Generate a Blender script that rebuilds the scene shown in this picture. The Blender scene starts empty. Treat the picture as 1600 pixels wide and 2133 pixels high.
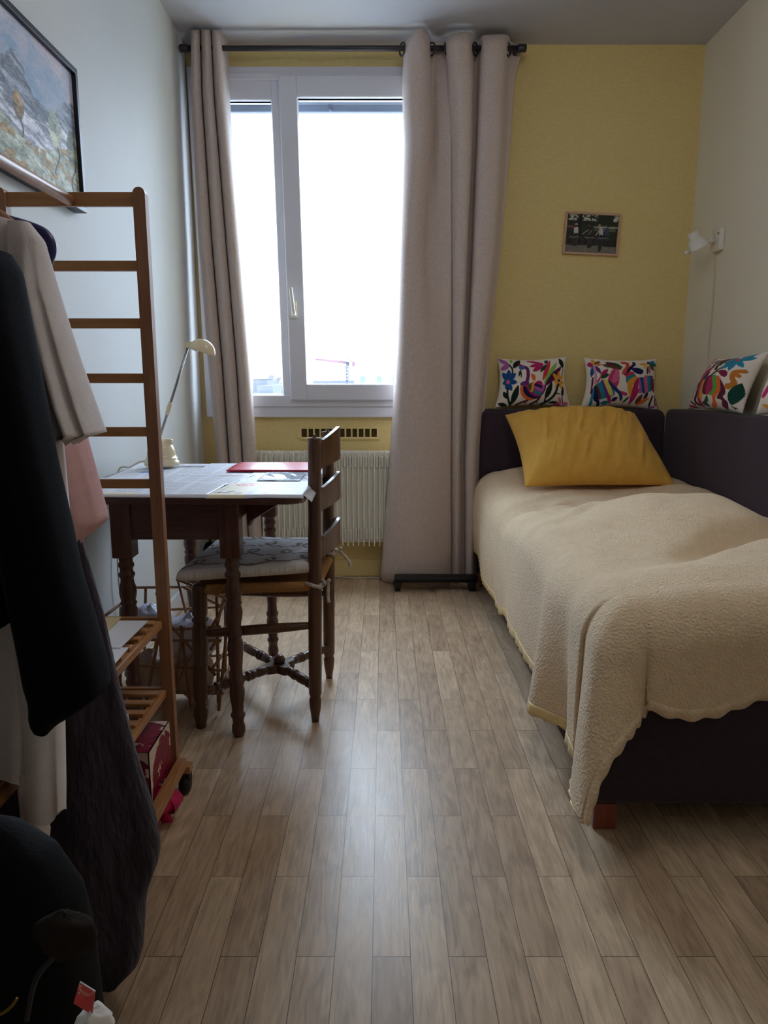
import bpy, bmesh, math, random
import numpy as np
from mathutils import Vector, Matrix

random.seed(7)
SC = bpy.context.scene
COL = SC.collection
PI = math.pi

# ------------------------------------------------------------------ camera, sky, light, exposure
F_PX = 1490.0
PITCH = math.radians(10.3)
CAM_Z = 0.987
cam_data = bpy.data.cameras.new('camera')
cam_data.sensor_fit = 'HORIZONTAL'
cam_data.sensor_width = 36.0
cam_data.lens = 36.0 * F_PX / 1600.0
cam_data.clip_start = 0.02
cam_data.clip_end = 20000
cam = bpy.data.objects.new('camera', cam_data)
cam.location = (0, 0, CAM_Z)
cam.rotation_euler = (math.radians(90) - PITCH, 0, 0)
COL.objects.link(cam)
SC.camera = cam

SKY_STRENGTH = 27.5       # zenith; the horizon of an overcast sky is a third of it
world = bpy.data.worlds.new('overcast_sky')
SC.world = world
world.use_nodes = True
wn = world.node_tree
wn.nodes.clear()
w_out = wn.nodes.new('ShaderNodeOutputWorld')
w_bg = wn.nodes.new('ShaderNodeBackground')
w_tc = wn.nodes.new('ShaderNodeTexCoord')
w_sep = wn.nodes.new('ShaderNodeSeparateXYZ')
w_ramp = wn.nodes.new('ShaderNodeValToRGB')
w_ramp.color_ramp.elements[0].position = 0.0
w_ramp.color_ramp.elements[0].color = (0.72, 0.87, 1.06, 1)
w_ramp.color_ramp.elements[1].position = 0.35
w_ramp.color_ramp.elements[1].color = (0.74, 0.89, 1.10, 1)
wn.links.new(w_tc.outputs['Generated'], w_sep.inputs[0])
wn.links.new(w_sep.outputs['Z'], w_ramp.inputs[0])
wn.links.new(w_ramp.outputs[0], w_bg.inputs['Color'])
w_mul = wn.nodes.new('ShaderNodeMath'); w_mul.operation = 'MULTIPLY_ADD'; w_mul.use_clamp = False
w_max = wn.nodes.new('ShaderNodeMath'); w_max.operation = 'MAXIMUM'; w_max.inputs[1].default_value = 0.0
wn.links.new(w_sep.outputs['Z'], w_max.inputs[0]); wn.links.new(w_max.outputs[0], w_mul.inputs[0])
w_mul.inputs[1].default_value = SKY_STRENGTH * 2 / 3; w_mul.inputs[2].default_value = SKY_STRENGTH / 3
wn.links.new(w_mul.outputs[0], w_bg.inputs['Strength'])
wn.links.new(w_bg.outputs[0], w_out.inputs[0])

# the window opening guides the sampling of the sky's light (gives no light of its own)
pl = bpy.data.lights.new('window_portal', 'AREA')
pl.shape = 'RECTANGLE'
pl.size = 1.32
pl.size_y = 1.62
pl.cycles.is_portal = True
po = bpy.data.objects.new('window_portal', pl)
po.location = (-0.225, 3.80, 1.60)
po.rotation_euler = (math.radians(-90), 0, 0)
COL.objects.link(po)

vs = SC.view_settings
vs.view_transform = 'Standard'
vs.look = 'None'
vs.gamma = 1.0
vs.use_curve_mapping = False
vs.exposure = 0.0
SC.cycles.max_bounces = 10
SC.cycles.diffuse_bounces = 7
SC.cycles.glossy_bounces = 4
SC.cycles.transparent_max_bounces = 12
SC.cycles.caustics_reflective = False
SC.cycles.caustics_refractive = False
SC.cycles.sample_clamp_indirect = 6.0
SC.cycles.use_denoising = True

# ------------------------------------------------------------------ helpers
def ray(x, y):
    u = (x - 800) / F_PX
    v = (1066.5 - y) / F_PX
    return (u, math.cos(PITCH) + v * math.sin(PITCH), -math.sin(PITCH) + v * math.cos(PITCH))

def at(x, y, X=None, Y=None, Z=None):
    d = ray(x, y)
    if X is not None: t = X / d[0]
    elif Y is not None: t = Y / d[1]
    else: t = (Z - CAM_Z) / d[2]
    return Vector((d[0] * t, d[1] * t, CAM_Z + d[2] * t))

def lin(r, g, b):
    f = lambda c: (c / 255 / 12.92) if c / 255 <= 0.04045 else ((c / 255 + 0.055) / 1.055) ** 2.4
    return (f(r), f(g), f(b))

OFF = {}                                   # world offset of every parent object

class MB:
    """collects geometry in world coordinates; build() links it as ONE mesh object"""
    def __init__(self):
        self.v = []; self.f = []; self.m = []; self.c = None; self.s = []
    def add(self, verts, faces, mat=0, smooth=True):
        o = len(self.v)
        self.v += [tuple(p) for p in verts]
        self.f += [tuple(i + o for i in f) for f in faces]
        self.m += [mat] * len(faces)
        self.s += [smooth] * len(faces)
        return self
    def box(self, a, b, mat=0, bev=0.0, M=None):
        x0, x1 = sorted((a[0], b[0])); y0, y1 = sorted((a[1], b[1])); z0, z1 = sorted((a[2], b[2]))
        bm = bmesh.new()
        bmesh.ops.create_cube(bm, size=1.0)
        for v in bm.verts:
            v.co = Vector(((x0 + x1) / 2 + v.co.x * (x1 - x0), (y0 + y1) / 2 + v.co.y * (y1 - y0), (z0 + z1) / 2 + v.co.z * (z1 - z0)))
        if bev > 0:
            bev = min(bev, 0.45 * min(x1 - x0, y1 - y0, z1 - z0))
            bmesh.ops.bevel(bm, geom=bm.edges[:] + bm.verts[:], offset=bev, segments=3 if bev > 0.008 else 2, affect='EDGES', profile=0.5)
        bm.normal_update()
        bm.verts.index_update()
        vv = [(M @ v.co if M else v.co) for v in bm.verts]
        self.add(vv, [[v.index for v in f.verts] for f in bm.faces], mat, bev > 0.008)
        bm.free()
        return self
    def ring_tube(self, pts, radii, n=12, mat=0, caps=True):
        pts = [Vector(p) for p in pts]
        if not hasattr(radii, '__len__'): radii = [radii] * len(pts)
        vs_, up = [], None
        for i, p in enumerate(pts):
            t = (pts[min(i + 1, len(pts) - 1)] - pts[max(i - 1, 0)])
            if t.length < 1e-9: t = Vector((0, 0, 1))
            t.normalize()
            if up is None:
                up = Vector((0, 0, 1)) if abs(t.z) < 0.9 else Vector((1, 0, 0))
            s = t.cross(up)
            if s.length < 1e-6: s = t.cross(Vector((0, 1, 0)))
            s.normalize()
            up = s.cross(t).normalized()
            for k in range(n):
                a = 2 * PI * k / n
                vs_.append(p + (s * math.cos(a) + up * math.sin(a)) * radii[i])
        fs = []
        for i in range(len(pts) - 1):
            for k in range(n):
                k2 = (k + 1) % n
                fs.append((i * n + k, i * n + k2, (i + 1) * n + k2, (i + 1) * n + k))
        if caps:
            fs.append(tuple(range(n))[::-1])
            fs.append(tuple((len(pts) - 1) * n + k for k in range(n)))
        return self.add(vs_, fs, mat)
    def lathe(self, p0, p1, prof, n=20, mat=0):
        """prof: list of (t along p0->p1, radius)"""
        p0 = Vector(p0); p1 = Vector(p1)
        t = (p1 - p0).normalized()
        up = Vector((0, 1, 0)) if abs(t.y) < 0.9 else Vector((1, 0, 0))
        s = t.cross(up).normalized(); w = s.cross(t).normalized()
        vs_ = []
        for (q, r) in prof:
            c = p0 + (p1 - p0) * q
            for k in range(n):
                a = 2 * PI * k / n
                vs_.append(c + (s * math.cos(a) + w * math.sin(a)) * max(r, 1e-4))
        fs = []
        for i in range(len(prof) - 1):
            for k in range(n):
                k2 = (k + 1) % n
                fs.append((i * n + k, i * n + k2, (i + 1) * n + k2, (i + 1) * n + k))
        fs.append(tuple(range(n))[::-1])
        fs.append(tuple((len(prof) - 1) * n + k for k in range(n)))
        return self.add(vs_, fs, mat)
    def grid(self, P, mat=0, closed_u=False, smooth=True):
        """P[i][j] points"""
        n, m = len(P), len(P[0])
        fs = []
        for i in range(n - 1):
            for j in range(m - (0 if closed_u else 1)):
                j2 = (j + 1) % m
                fs.append((i * m + j, i * m + j2, (i + 1) * m + j2, (i + 1) * m + j))
        return self.add([p for r in P for p in r], fs, mat, smooth)
    def prism(self, poly, d, mat=0, smooth=False):
        """closed polygon of 3D points extruded by vector d"""
        n = len(poly); d = Vector(d)
        a = [Vector(p) for p in poly]
        vs_ = a + [p + d for p in a]
        fs = [tuple(range(n))[::-1], tuple(range(n, 2 * n))]
        for i in range(n):
            j = (i + 1) % n
            fs.append((i, j, n + j, n + i))
        return self.add(vs_, fs, mat, smooth)
    def build(self, name, mats, parent=None, colors=None, solid=0.0, sub=0, fix=True, offset=-1):
        me = bpy.data.meshes.new(name)
        off = OFF.get(parent.name, Vector((0, 0, 0))) if parent else Vector((0, 0, 0))
        me.from_pydata([(p[0] - off.x, p[1] - off.y, p[2] - off.z) for p in self.v], [], self.f)
        if not isinstance(mats, (list, tuple)): mats = [mats]
        for m in mats: me.materials.append(m)
        me.polygons.foreach_set('material_index', self.m)
        me.polygons.foreach_set('use_smooth', self.s)
        if colors is not None:
            ca = me.color_attributes.new('Col', 'FLOAT_COLOR', 'POINT')
            c4 = np.ones((len(self.v), 4), dtype=np.float32)
            c4[:, :3] = colors
            ca.data.foreach_set('color', c4.ravel())
        if fix:
            bm = bmesh.new(); bm.from_mesh(me)
            bmesh.ops.recalc_face_normals(bm, faces=bm.faces[:])
            bm.to_mesh(me); bm.free()
        me.update()
        o = bpy.data.objects.new(name, me)
        COL.objects.link(o)
        if parent:
            o.parent = parent
        OFF[o.name] = off.copy()
        if solid:
            md = o.modifiers.new('thickness', 'SOLIDIFY'); md.thickness = solid; md.offset = offset
        if sub:
            md = o.modifiers.new('smooth', 'SUBSURF'); md.levels = sub; md.render_levels = sub
        return o

def tag(o, label, cat, group=None, kind=None):
    o['label'] = label; o['category'] = cat
    if group: o['group'] = group
    if kind: o['kind'] = kind
    return o

def thing(name, loc, label, cat, group=None):
    o = bpy.data.objects.new(name, None)
    o.empty_display_size = 0.05
    o.location = loc
    COL.objects.link(o)
    OFF[o.name] = Vector(loc)
    return tag(o, label, cat, group)

def struct(o, label=None, cat=None):
    o['kind'] = 'structure'
    if label: o['label'] = label
    if cat: o['category'] = cat
    return o

def catmull(pts, n=8, closed=False):
    pts = [Vector(p) for p in pts]
    out = []
    L = len(pts)
    rng = range(L) if closed else range(L - 1)
    for i in rng:
        p0 = pts[(i - 1) % L] if (closed or i > 0) else pts[0]
        p1 = pts[i]; p2 = pts[(i + 1) % L]
        p3 = pts[(i + 2) % L] if (closed or i + 2 < L) else pts[-1]
        for k in range(n):
            t = k / n
            out.append(0.5 * ((2 * p1) + (p2 - p0) * t + (2 * p0 - 5 * p1 + 4 * p2 - p3) * t * t + (3 * p1 - p0 - 3 * p2 + p3) * t ** 3))
    if not closed: out.append(pts[-1].copy())
    return out

def lerp_rows(rows, x):
    """rows: sorted list of (key, val...) -> interpolated smooth values"""
    ks = [r[0] for r in rows]
    out = []
    for c in range(1, len(rows[0])):
        out.append(float(np.interp(x, ks, [r[c] for r in rows])))
    return out

# value noise -------------------------------------------------------
_rs = np.random.RandomState(11)
_T = _rs.rand(256, 256)
def vnoise(x, y):
    x = np.asarray(x, float); y = np.asarray(y, float)
    xi = np.floor(x).astype(int); yi = np.floor(y).astype(int)
    xf = x - xi; yf = y - yi
    xf = xf * xf * (3 - 2 * xf); yf = yf * yf * (3 - 2 * yf)
    a = _T[xi % 256, yi % 256]; b = _T[(xi + 1) % 256, yi % 256]
    c = _T[xi % 256, (yi + 1) % 256]; d = _T[(xi + 1) % 256, (yi + 1) % 256]
    return (a * (1 - xf) + b * xf) * (1 - yf) + (c * (1 - xf) + d * xf) * yf
def fbm(x, y, o=4):
    s = 0; a = 0.5; t = 0
    x = np.asarray(x, float); y = np.asarray(y, float)
    for k in range(o):
        s = s + a * vnoise(x * 2 ** k + 17.3 * k, y * 2 ** k + 5.1 * k); t += a; a *= 0.5
    return s / t

# ------------------------------------------------------------------ materials
def new_mat(name):
    m = bpy.data.materials.new(name); m.use_nodes = True
    n = m.node_tree
    return m, n, n.nodes['Principled BSDF']

def mat(name, rgb, rough=0.6, spec=0.4, var=0.08, scale=8.0, bump=0.0, bscale=200.0, metal=0.0, sheen=0.0, coat=0.0, stretch=None, bdist=0.002, alpha=1.0, trans=0.0):
    """principled with colour variation and a noise bump; rgb is 0..255 sRGB"""
    m, n, b = new_mat(name)
    N, L = n.nodes, n.links
    c = lin(*rgb)
    tc = N.new('ShaderNodeTexCoord'); mp = N.new('ShaderNodeMapping')
    L.new(tc.outputs['Object'], mp.inputs[0])
    if stretch: mp.inputs['Scale'].default_value = stretch
    nz = N.new('ShaderNodeTexNoise'); nz.inputs['Scale'].default_value = scale; nz.inputs['Detail'].default_value = 4
    L.new(mp.outputs[0], nz.inputs['Vector'])
    rp = N.new('ShaderNodeValToRGB')
    rp.color_ramp.elements[0].position = 0.3; rp.color_ramp.elements[1].position = 0.7
    rp.color_ramp.elements[0].color = tuple(x * (1 - var) for x in c) + (1,)
    rp.color_ramp.elements[1].color = tuple(min(1, x * (1 + var)) for x in c) + (1,)
    L.new(nz.outputs[0], rp.inputs[0]); L.new(rp.outputs[0], b.inputs['Base Color'])
    b.inputs['Roughness'].default_value = rough
    b.inputs['Specular IOR Level'].default_value = spec
    b.inputs['Metallic'].default_value = metal
    b.inputs['Sheen Weight'].default_value = sheen
    b.inputs['Coat Weight'].default_value = coat
    b.inputs['Transmission Weight'].default_value = trans
    b.inputs['Alpha'].default_value = alpha
    if bump > 0:
        n2 = N.new('ShaderNodeTexNoise'); n2.inputs['Scale'].default_value = bscale; n2.inputs['Detail'].default_value = 3
        L.new(mp.outputs[0], n2.inputs['Vector'])
        bp = N.new('ShaderNodeBump'); bp.inputs['Strength'].default_value = bump; bp.inputs['Distance'].default_value = bdist
        L.new(n2.outputs[0], bp.inputs['Height']); L.new(bp.outputs[0], b.inputs['Normal'])
    return m

def wood(name, dark, light, rough=0.4, axis='Z', scale=6.0, coat=0.0, spec=0.4):
    m, n, b = new_mat(name)
    N, L = n.nodes, n.links
    tc = N.new('ShaderNodeTexCoord'); mp = N.new('ShaderNodeMapping')
    L.new(tc.outputs['Object'], mp.inputs[0])
    sc = {'X': (0.06, 1, 1), 'Y': (1, 0.06, 1), 'Z': (1, 1, 0.06)}[axis]
    mp.inputs['Scale'].default_value = sc
    nz = N.new('ShaderNodeTexNoise'); nz.inputs['Scale'].default_value = scale * 12; nz.inputs['Detail'].default_value = 6; nz.inputs['Distortion'].default_value = 1.2
    L.new(mp.outputs[0], nz.inputs['Vector'])
    rp = N.new('ShaderNodeValToRGB')
    rp.color_ramp.elements[0].position = 0.32; rp.color_ramp.elements[1].position = 0.68
    rp.color_ramp.elements[0].color = lin(*dark) + (1,); rp.color_ramp.elements[1].color = lin(*light) + (1,)
    L.new(nz.outputs[0], rp.inputs[0]); L.new(rp.outputs[0], b.inputs['Base Color'])
    b.inputs['Roughness'].default_value = rough; b.inputs['Coat Weight'].default_value = coat
    b.inputs['Specular IOR Level'].default_value = spec
    bp = N.new('ShaderNodeBump'); bp.inputs['Strength'].default_value = 0.15; bp.inputs['Distance'].default_value = 0.001
    L.new(nz.outputs[0], bp.inputs['Height']); L.new(bp.outputs[0], b.inputs['Normal'])
    return m

def attr_mat(name, rough=0.8, spec=0.2, bump=0.0, bscale=300.0, sheen=0.0, coat=0.0):
    m, n, b = new_mat(name)
    N, L = n.nodes, n.links
    a = N.new('ShaderNodeAttribute'); a.attribute_name = 'Col'
    L.new(a.outputs['Color'], b.inputs['Base Color'])
    b.inputs['Roughness'].default_value = rough; b.inputs['Specular IOR Level'].default_value = spec
    b.inputs['Sheen Weight'].default_value = sheen; b.inputs['Coat Weight'].default_value = coat
    if bump:
        tc = N.new('ShaderNodeTexCoord'); nz = N.new('ShaderNodeTexNoise'); nz.inputs['Scale'].default_value = bscale
        L.new(tc.outputs['Object'], nz.inputs['Vector'])
        bp = N.new('ShaderNodeBump'); bp.inputs['Strength'].default_value = bump; bp.inputs['Distance'].default_value = 0.001
        L.new(nz.outputs[0], bp.inputs['Height']); L.new(bp.outputs[0], b.inputs['Normal'])
    return m

def glass_mat(name, refl=0.06, tint=(0.97, 0.99, 0.99), rough=0.0):
    m = bpy.data.materials.new(name); m.use_nodes = True
    n = m.node_tree; N, L = n.nodes, n.links
    N.clear()
    o = N.new('ShaderNodeOutputMaterial'); mx = N.new('ShaderNodeMixShader')
    t = N.new('ShaderNodeBsdfTransparent'); g = N.new('ShaderNodeBsdfGlossy')
    t.inputs[0].default_value = tint + (1,)
    g.inputs['Roughness'].default_value = rough
    fr = N.new('ShaderNodeFresnel'); fr.inputs['IOR'].default_value = 1.45
    L.new(fr.outputs[0], mx.inputs[0]) if refl is None else None
    if refl is not None: mx.inputs[0].default_value = refl
    L.new(t.outputs[0], mx.inputs[1]); L.new(g.outputs[0], mx.inputs[2]); L.new(mx.outputs[0], o.inputs[0])
    return m

def floor_mat():
    m, n, b = new_mat('oak_parquet')
    N, L = n.nodes, n.links
    tc = N.new('ShaderNodeTexCoord')
    mp = N.new('ShaderNodeMapping'); mp.inputs['Rotation'].default_value = (0, 0, math.radians(90))
    mp.inputs['Location'].default_value = (0.06, 0.02, 0)
    L.new(tc.outputs['Object'], mp.inputs[0])
    br = N.new('ShaderNodeTexBrick')
    br.offset = 0.5; br.offset_frequency = 2; br.squash = 1.0
    br.inputs['Scale'].default_value = 1.0
    br.inputs['Brick Width'].default_value = 0.412
    br.inputs['Row Height'].default_value = 0.0665
    br.inputs['Mortar Size'].default_value = 0.0007
    br.inputs['Mortar Smooth'].default_value = 0.1
    br.inputs['Bias'].default_value = 0.0
    br.inputs['Color1'].default_value = (0, 0, 0, 1); br.inputs['Color2'].default_value = (1, 1, 1, 1)
    br.inputs['Mortar'].default_value = (0.5, 0.5, 0.5, 1)
    L.new(mp.outputs[0], br.inputs['Vector'])
    # grain: noise stretched along the plank (object Y), shifted per plank
    mul = N.new('ShaderNodeVectorMath'); mul.operation = 'MULTIPLY'; mul.inputs[1].default_value = (37, 53, 11)
    L.new(br.outputs['Color'], mul.inputs[0])
    add = N.new('ShaderNodeVectorMath'); add.operation = 'ADD'
    L.new(tc.outputs['Object'], add.inputs[0]); L.new(mul.outputs[0], add.inputs[1])
    mg = N.new('ShaderNodeMapping'); mg.inputs['Scale'].default_value = (1, 0.10, 1)
    L.new(add.outputs[0], mg.inputs[0])
    g1 = N.new('ShaderNodeTexNoise'); g1.inputs['Scale'].default_value = 70; g1.inputs['Detail'].default_value = 7; g1.inputs['Distortion'].default_value = 1.5
    L.new(mg.outputs[0], g1.inputs['Vector'])
    mg2 = N.new('ShaderNodeMapping'); mg2.inputs['Scale'].default_value = (1, 0.35, 1)
    L.new(add.outputs[0], mg2.inputs[0])
    g2 = N.new('ShaderNodeTexNoise'); g2.inputs['Scale'].default_value = 14; g2.inputs['Detail'].default_value = 4; g2.inputs['Distortion'].default_value = 2.0
    L.new(mg2.outputs[0], g2.inputs['Vector'])
    # plank tint
    rp = N.new('ShaderNodeValToRGB')
    e = rp.color_ramp.elements
    e[0].position = 0.0; e[0].color = lin(184, 158, 132) + (1,)
    e[1].position = 1.0; e[1].color = lin(216, 190, 160) + (1,)
    for p, c in ((0.3, (201, 174, 145)), (0.55, (192, 166, 138)), (0.8, (209, 183, 153))):
        q = rp.color_ramp.elements.new(p); q.color = lin(*c) + (1,)
    L.new(br.outputs['Color'], rp.inputs[0])
    gr = N.new('ShaderNodeValToRGB')
    gr.color_ramp.elements[0].position = 0.30; gr.color_ramp.elements[0].color = (0.62, 0.60, 0.58, 1)
    gr.color_ramp.elements[1].position = 0.62; gr.color_ramp.elements[1].color = (1.08, 1.08, 1.08, 1)
    L.new(g1.outputs[0], gr.inputs[0])
    m1 = N.new('ShaderNodeMix'); m1.data_type = 'RGBA'; m1.blend_type = 'MULTIPLY'; m1.inputs[0].default_value = 0.75
    L.new(rp.outputs[0], m1.inputs[6]); L.new(gr.outputs[0], m1.inputs[7])
    gr2 = N.new('ShaderNodeValToRGB')
    gr2.color_ramp.elements[0].position = 0.35; gr2.color_ramp.elements[0].color = (0.72, 0.70, 0.68, 1)
    gr2.color_ramp.elements[1].position = 0.7; gr2.color_ramp.elements[1].color = (1.12, 1.12, 1.12, 1)
    L.new(g2.outputs[0], gr2.inputs[0])
    m2 = N.new('ShaderNodeMix'); m2.data_type = 'RGBA'; m2.blend_type = 'MULTIPLY'; m2.inputs[0].default_value = 0.6
    L.new(m1.outputs[2], m2.inputs[6]); L.new(gr2.outputs[0], m2.inputs[7])
    # knots
    vo = N.new('ShaderNodeTexVoronoi'); vo.inputs['Scale'].default_value = 3.2
    mv = N.new('ShaderNodeMapping'); mv.inputs['Scale'].default_value = (1, 0.55, 1)
    L.new(tc.outputs['Object'], mv.inputs[0]); L.new(mv.outputs[0], vo.inputs['Vector'])
    kr = N.new('ShaderNodeValToRGB')
    kr.color_ramp.elements[0].position = 0.028; kr.color_ramp.elements[0].color = (0.35, 0.28, 0.24, 1)
    kr.color_ramp.elements[1].position = 0.085; kr.color_ramp.elements[1].color = (1, 1, 1, 1)
    L.new(vo.outputs['Distance'], kr.inputs[0])
    m3 = N.new('ShaderNodeMix'); m3.data_type = 'RGBA'; m3.blend_type = 'MULTIPLY'; m3.inputs[0].default_value = 1.0
    L.new(m2.outputs[2], m3.inputs[6]); L.new(kr.outputs[0], m3.inputs[7])
    # joints
    m4 = N.new('ShaderNodeMix'); m4.data_type = 'RGBA'
    L.new(br.outputs['Fac'], m4.inputs[0]); L.new(m3.outputs[2], m4.inputs[6]); m4.inputs[7].default_value = lin(92, 72, 54) + (1,)
    L.new(m4.outputs[2], b.inputs['Base Color'])
    # satin lacquer
    rr = N.new('ShaderNodeMapRange'); rr.inputs[3].default_value = 0.28; rr.inputs[4].default_value = 0.42
    L.new(g1.outputs[0], rr.inputs[0]); L.new(rr.outputs[0], b.inputs['Roughness'])
    b.inputs['Specular IOR Level'].default_value = 0.5
    bp = N.new('ShaderNodeBump'); bp.inputs['Strength'].default_value = 0.22; bp.inputs['Distance'].default_value = 0.0012
    ad = N.new('ShaderNodeMath'); ad.operation = 'SUBTRACT'
    L.new(g1.outputs[0], ad.inputs[0]); L.new(br.outputs['Fac'], ad.inputs[1])
    L.new(ad.outputs[0], bp.inputs['Height']); L.new(bp.outputs[0], b.inputs['Normal'])
    return m

def yellow_mat():
    m, n, b = new_mat('yellow_woven_wallpaper')
    N, L = n.nodes, n.links
    tc = N.new('ShaderNodeTexCoord'); mp = N.new('ShaderNodeMapping'); mp.inputs['Scale'].default_value = (60, 60, 420)
    L.new(tc.outputs['Object'], mp.inputs[0])
    nz = N.new('ShaderNodeTexNoise'); nz.inputs['Scale'].default_value = 1.0; nz.inputs['Detail'].default_value = 3
    L.new(mp.outputs[0], nz.inputs['Vector'])
    rp = N.new('ShaderNodeValToRGB')
    rp.color_ramp.elements[0].position = 0.3; rp.color_ramp.elements[1].position = 0.7
    rp.color_ramp.elements[0].color = lin(218, 196, 134) + (1,); rp.color_ramp.elements[1].color = lin(229, 208, 148) + (1,)
    L.new(nz.outputs[0], rp.inputs[0]); L.new(rp.outputs[0], b.inputs['Base Color'])
    b.inputs['Roughness'].default_value = 0.75; b.inputs['Specular IOR Level'].default_value = 0.2
    bp = N.new('ShaderNodeBump'); bp.inputs['Strength'].default_value = 0.25; bp.inputs['Distance'].default_value = 0.0008
    L.new(nz.outputs[0], bp.inputs['Height']); L.new(bp.outputs[0], b.inputs['Normal'])
    return m

M_FLOOR = floor_mat()
M_YELLOW = yellow_mat()
M_LWALL = mat('white_wall_paint', (203, 206, 206), 0.6, 0.3, 0.02, 3, bump=0.35, bscale=160, bdist=0.0015)
M_RWALL = mat('pale_cream_wall', (226, 220, 202), 0.7, 0.25, 0.02, 3, bump=0.25, bscale=160, bdist=0.001)
M_CEIL = mat('white_ceiling_paint', (186, 187, 194), 0.8, 0.2, 0.02, 2)
M_PVC = mat('white_window_plastic', (216, 217, 226), 0.35, 0.45, 0.02, 4)
M_SEAL = mat('dark_window_seal', (58, 60, 66), 0.6, 0.3, 0.1, 30)
M_GLASS = glass_mat('window_glass', 0.04)
M_CURT = mat('taupe_velvet_curtain', (196, 180, 172), 0.85, 0.2, 0.08, 90, bump=0.25, bscale=700, sheen=0.25, bdist=0.0006)
M_ROD = mat('dark_bronze_rod', (40, 36, 44), 0.4, 0.5, 0.1, 20)
M_PURPLE = mat('dark_purple_upholstery', (63, 51, 62), 0.9, 0.15, 0.1, 60, bump=0.3, bscale=900, sheen=0.12, bdist=0.0006)
M_BEDBLOCK = wood('reddish_bed_foot_wood', (120, 62, 48), (150, 82, 62), 0.4)
M_FLEECE = mat('cream_fleece', (244, 218, 182), 0.95, 0.1, 0.05, 40, bump=1.0, bscale=165, sheen=0.3, bdist=0.006)
M_SATIN = mat('cream_satin_trim', (236, 210, 150), 0.35, 0.5, 0.05, 60, sheen=0.1)
M_MUSTARD = mat('mustard_cotton', (226, 176, 82), 0.8, 0.2, 0.05, 25, bump=0.3, bscale=60, bdist=0.003, sheen=0.1)
M_TEAL = mat('teal_cotton', (70, 104, 110), 0.85, 0.2, 0.05, 25)
M_DKWOOD = wood('dark_walnut_wood', (70, 44, 38), (100, 64, 52), 0.3, 'Z', coat=0.25)
M_DKWOODX = wood('dark_walnut_boards', (72, 48, 46), (96, 64, 58), 0.3, 'X', coat=0.25)
M_CHAIR = wood('brown_chair_wood', (70, 46, 34), (104, 70, 50), 0.35, 'Z', coat=0.15)
M_RUSH = mat('woven_rush', (176, 130, 82), 0.8, 0.2, 0.25, 120, bump=0.5, bscale=150, stretch=(3, 3, 1), bdist=0.002)
M_BAMBOO = wood('light_bamboo_wood', (142, 98, 72), (170, 122, 90), 0.5, 'Z', coat=0.1)
M_BAMBOOX = wood('light_bamboo_slats', (160, 110, 68), (192, 140, 92), 0.4, 'X', coat=0.1)
M_BLACKP = mat('black_plastic', (22, 22, 24), 0.5, 0.4, 0.1, 20)
M_RAD = mat('cream_enamel', (240, 238, 230), 0.35, 0.45, 0.02, 6)
M_CREAM = mat('cream_gloss_plastic', (228, 214, 178), 0.22, 0.5, 0.02, 6)
M_CHROME = mat('brushed_steel', (150, 152, 156), 0.25, 0.5, 0.05, 20, metal=1.0)
M_WHITEP = mat('white_plastic', (225, 222, 214), 0.4, 0.4, 0.02, 6)
M_CORD = mat('pale_cord', (206, 200, 184), 0.5, 0.4, 0.02, 6)
M_PAPER = mat('white_paper', (226, 226, 232), 0.8, 0.2, 0.02, 20)
M_KRAFT = mat('beige_envelope_paper', (214, 194, 152), 0.8, 0.2, 0.04, 30)
M_RED = mat('red_gloss_card', (206, 30, 62), 0.3, 0.5, 0.03, 10, bump=0.1, bscale=20)
M_PRINT = attr_mat('printed_paper', 0.45, 0.35)
M_CANVAS = attr_mat('oil_paint', 0.6, 0.35, bump=0.5, bscale=90)
M_EMBR = attr_mat('embroidered_cotton', 0.9, 0.15, bump=0.35, bscale=260, sheen=0.1)
M_SCROLL = attr_mat('scroll_print_cotton', 0.85, 0.15, bump=0.2, bscale=500)
M_NAVYF = mat('black_navy_wool', (10, 10, 18), 0.95, 0.08, 0.2, 90, bump=0.4, bscale=500, sheen=0.03)
M_WHITEF = mat('white_linen_cloth', (222, 214, 216), 0.9, 0.15, 0.04, 60, bump=0.3, bscale=400, sheen=0.1)
M_PINKF = mat('pale_pink_cloth', (212, 168, 168), 0.9, 0.15, 0.04, 60, bump=0.3, bscale=400)
M_GREYF = mat('charcoal_crinkled_linen', (54, 46, 54), 0.85, 0.2, 0.25, 30, bump=0.9, bscale=38, stretch=(2.2, 2.2, 0.25), bdist=0.008, sheen=0.15)
M_NAVYP = mat('navy_plastic', (34, 34, 92), 0.35, 0.5, 0.03, 10)
M_LEATHER = mat('black_leather', (7, 7, 10), 0.7, 0.12, 0.1, 30, bump=0.3, bscale=200)
M_BRASS = mat('brass_zip', (150, 120, 60), 0.35, 0.5, 0.05, 20, metal=1.0)
M_TAUPEF = mat('taupe_felt', (44, 38, 34), 0.95, 0.1, 0.1, 60)
M_TISSUE = mat('white_tissue', (220, 214, 208), 0.9, 0.1, 0.03, 20)
M_MAGENTA = mat('magenta_ribbon', (196, 20, 84), 0.5, 0.4, 0.05, 30)
M_STICK = wood('twig_wood', (132, 92, 62), (166, 122, 86), 0.55, 'Z')
M_PBAG = mat('milky_plastic_bag', (214, 216, 236), 0.4, 0.5, 0.06, 15, bump=0.8, bscale=22, bdist=0.01)
M_CRUMP = mat('crumpled_beige_wrap', (192, 168, 150), 0.6, 0.4, 0.25, 14, bump=1.0, bscale=26, bdist=0.01)
M_BLACKFRAME = mat('black_frame_lacquer', (26, 26, 36), 0.4, 0.4, 0.1, 20)
M_PINKWOOD = wood('pale_pink_wood_frame', (186, 150, 124), (206, 170, 144), 0.5, 'X')

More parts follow.
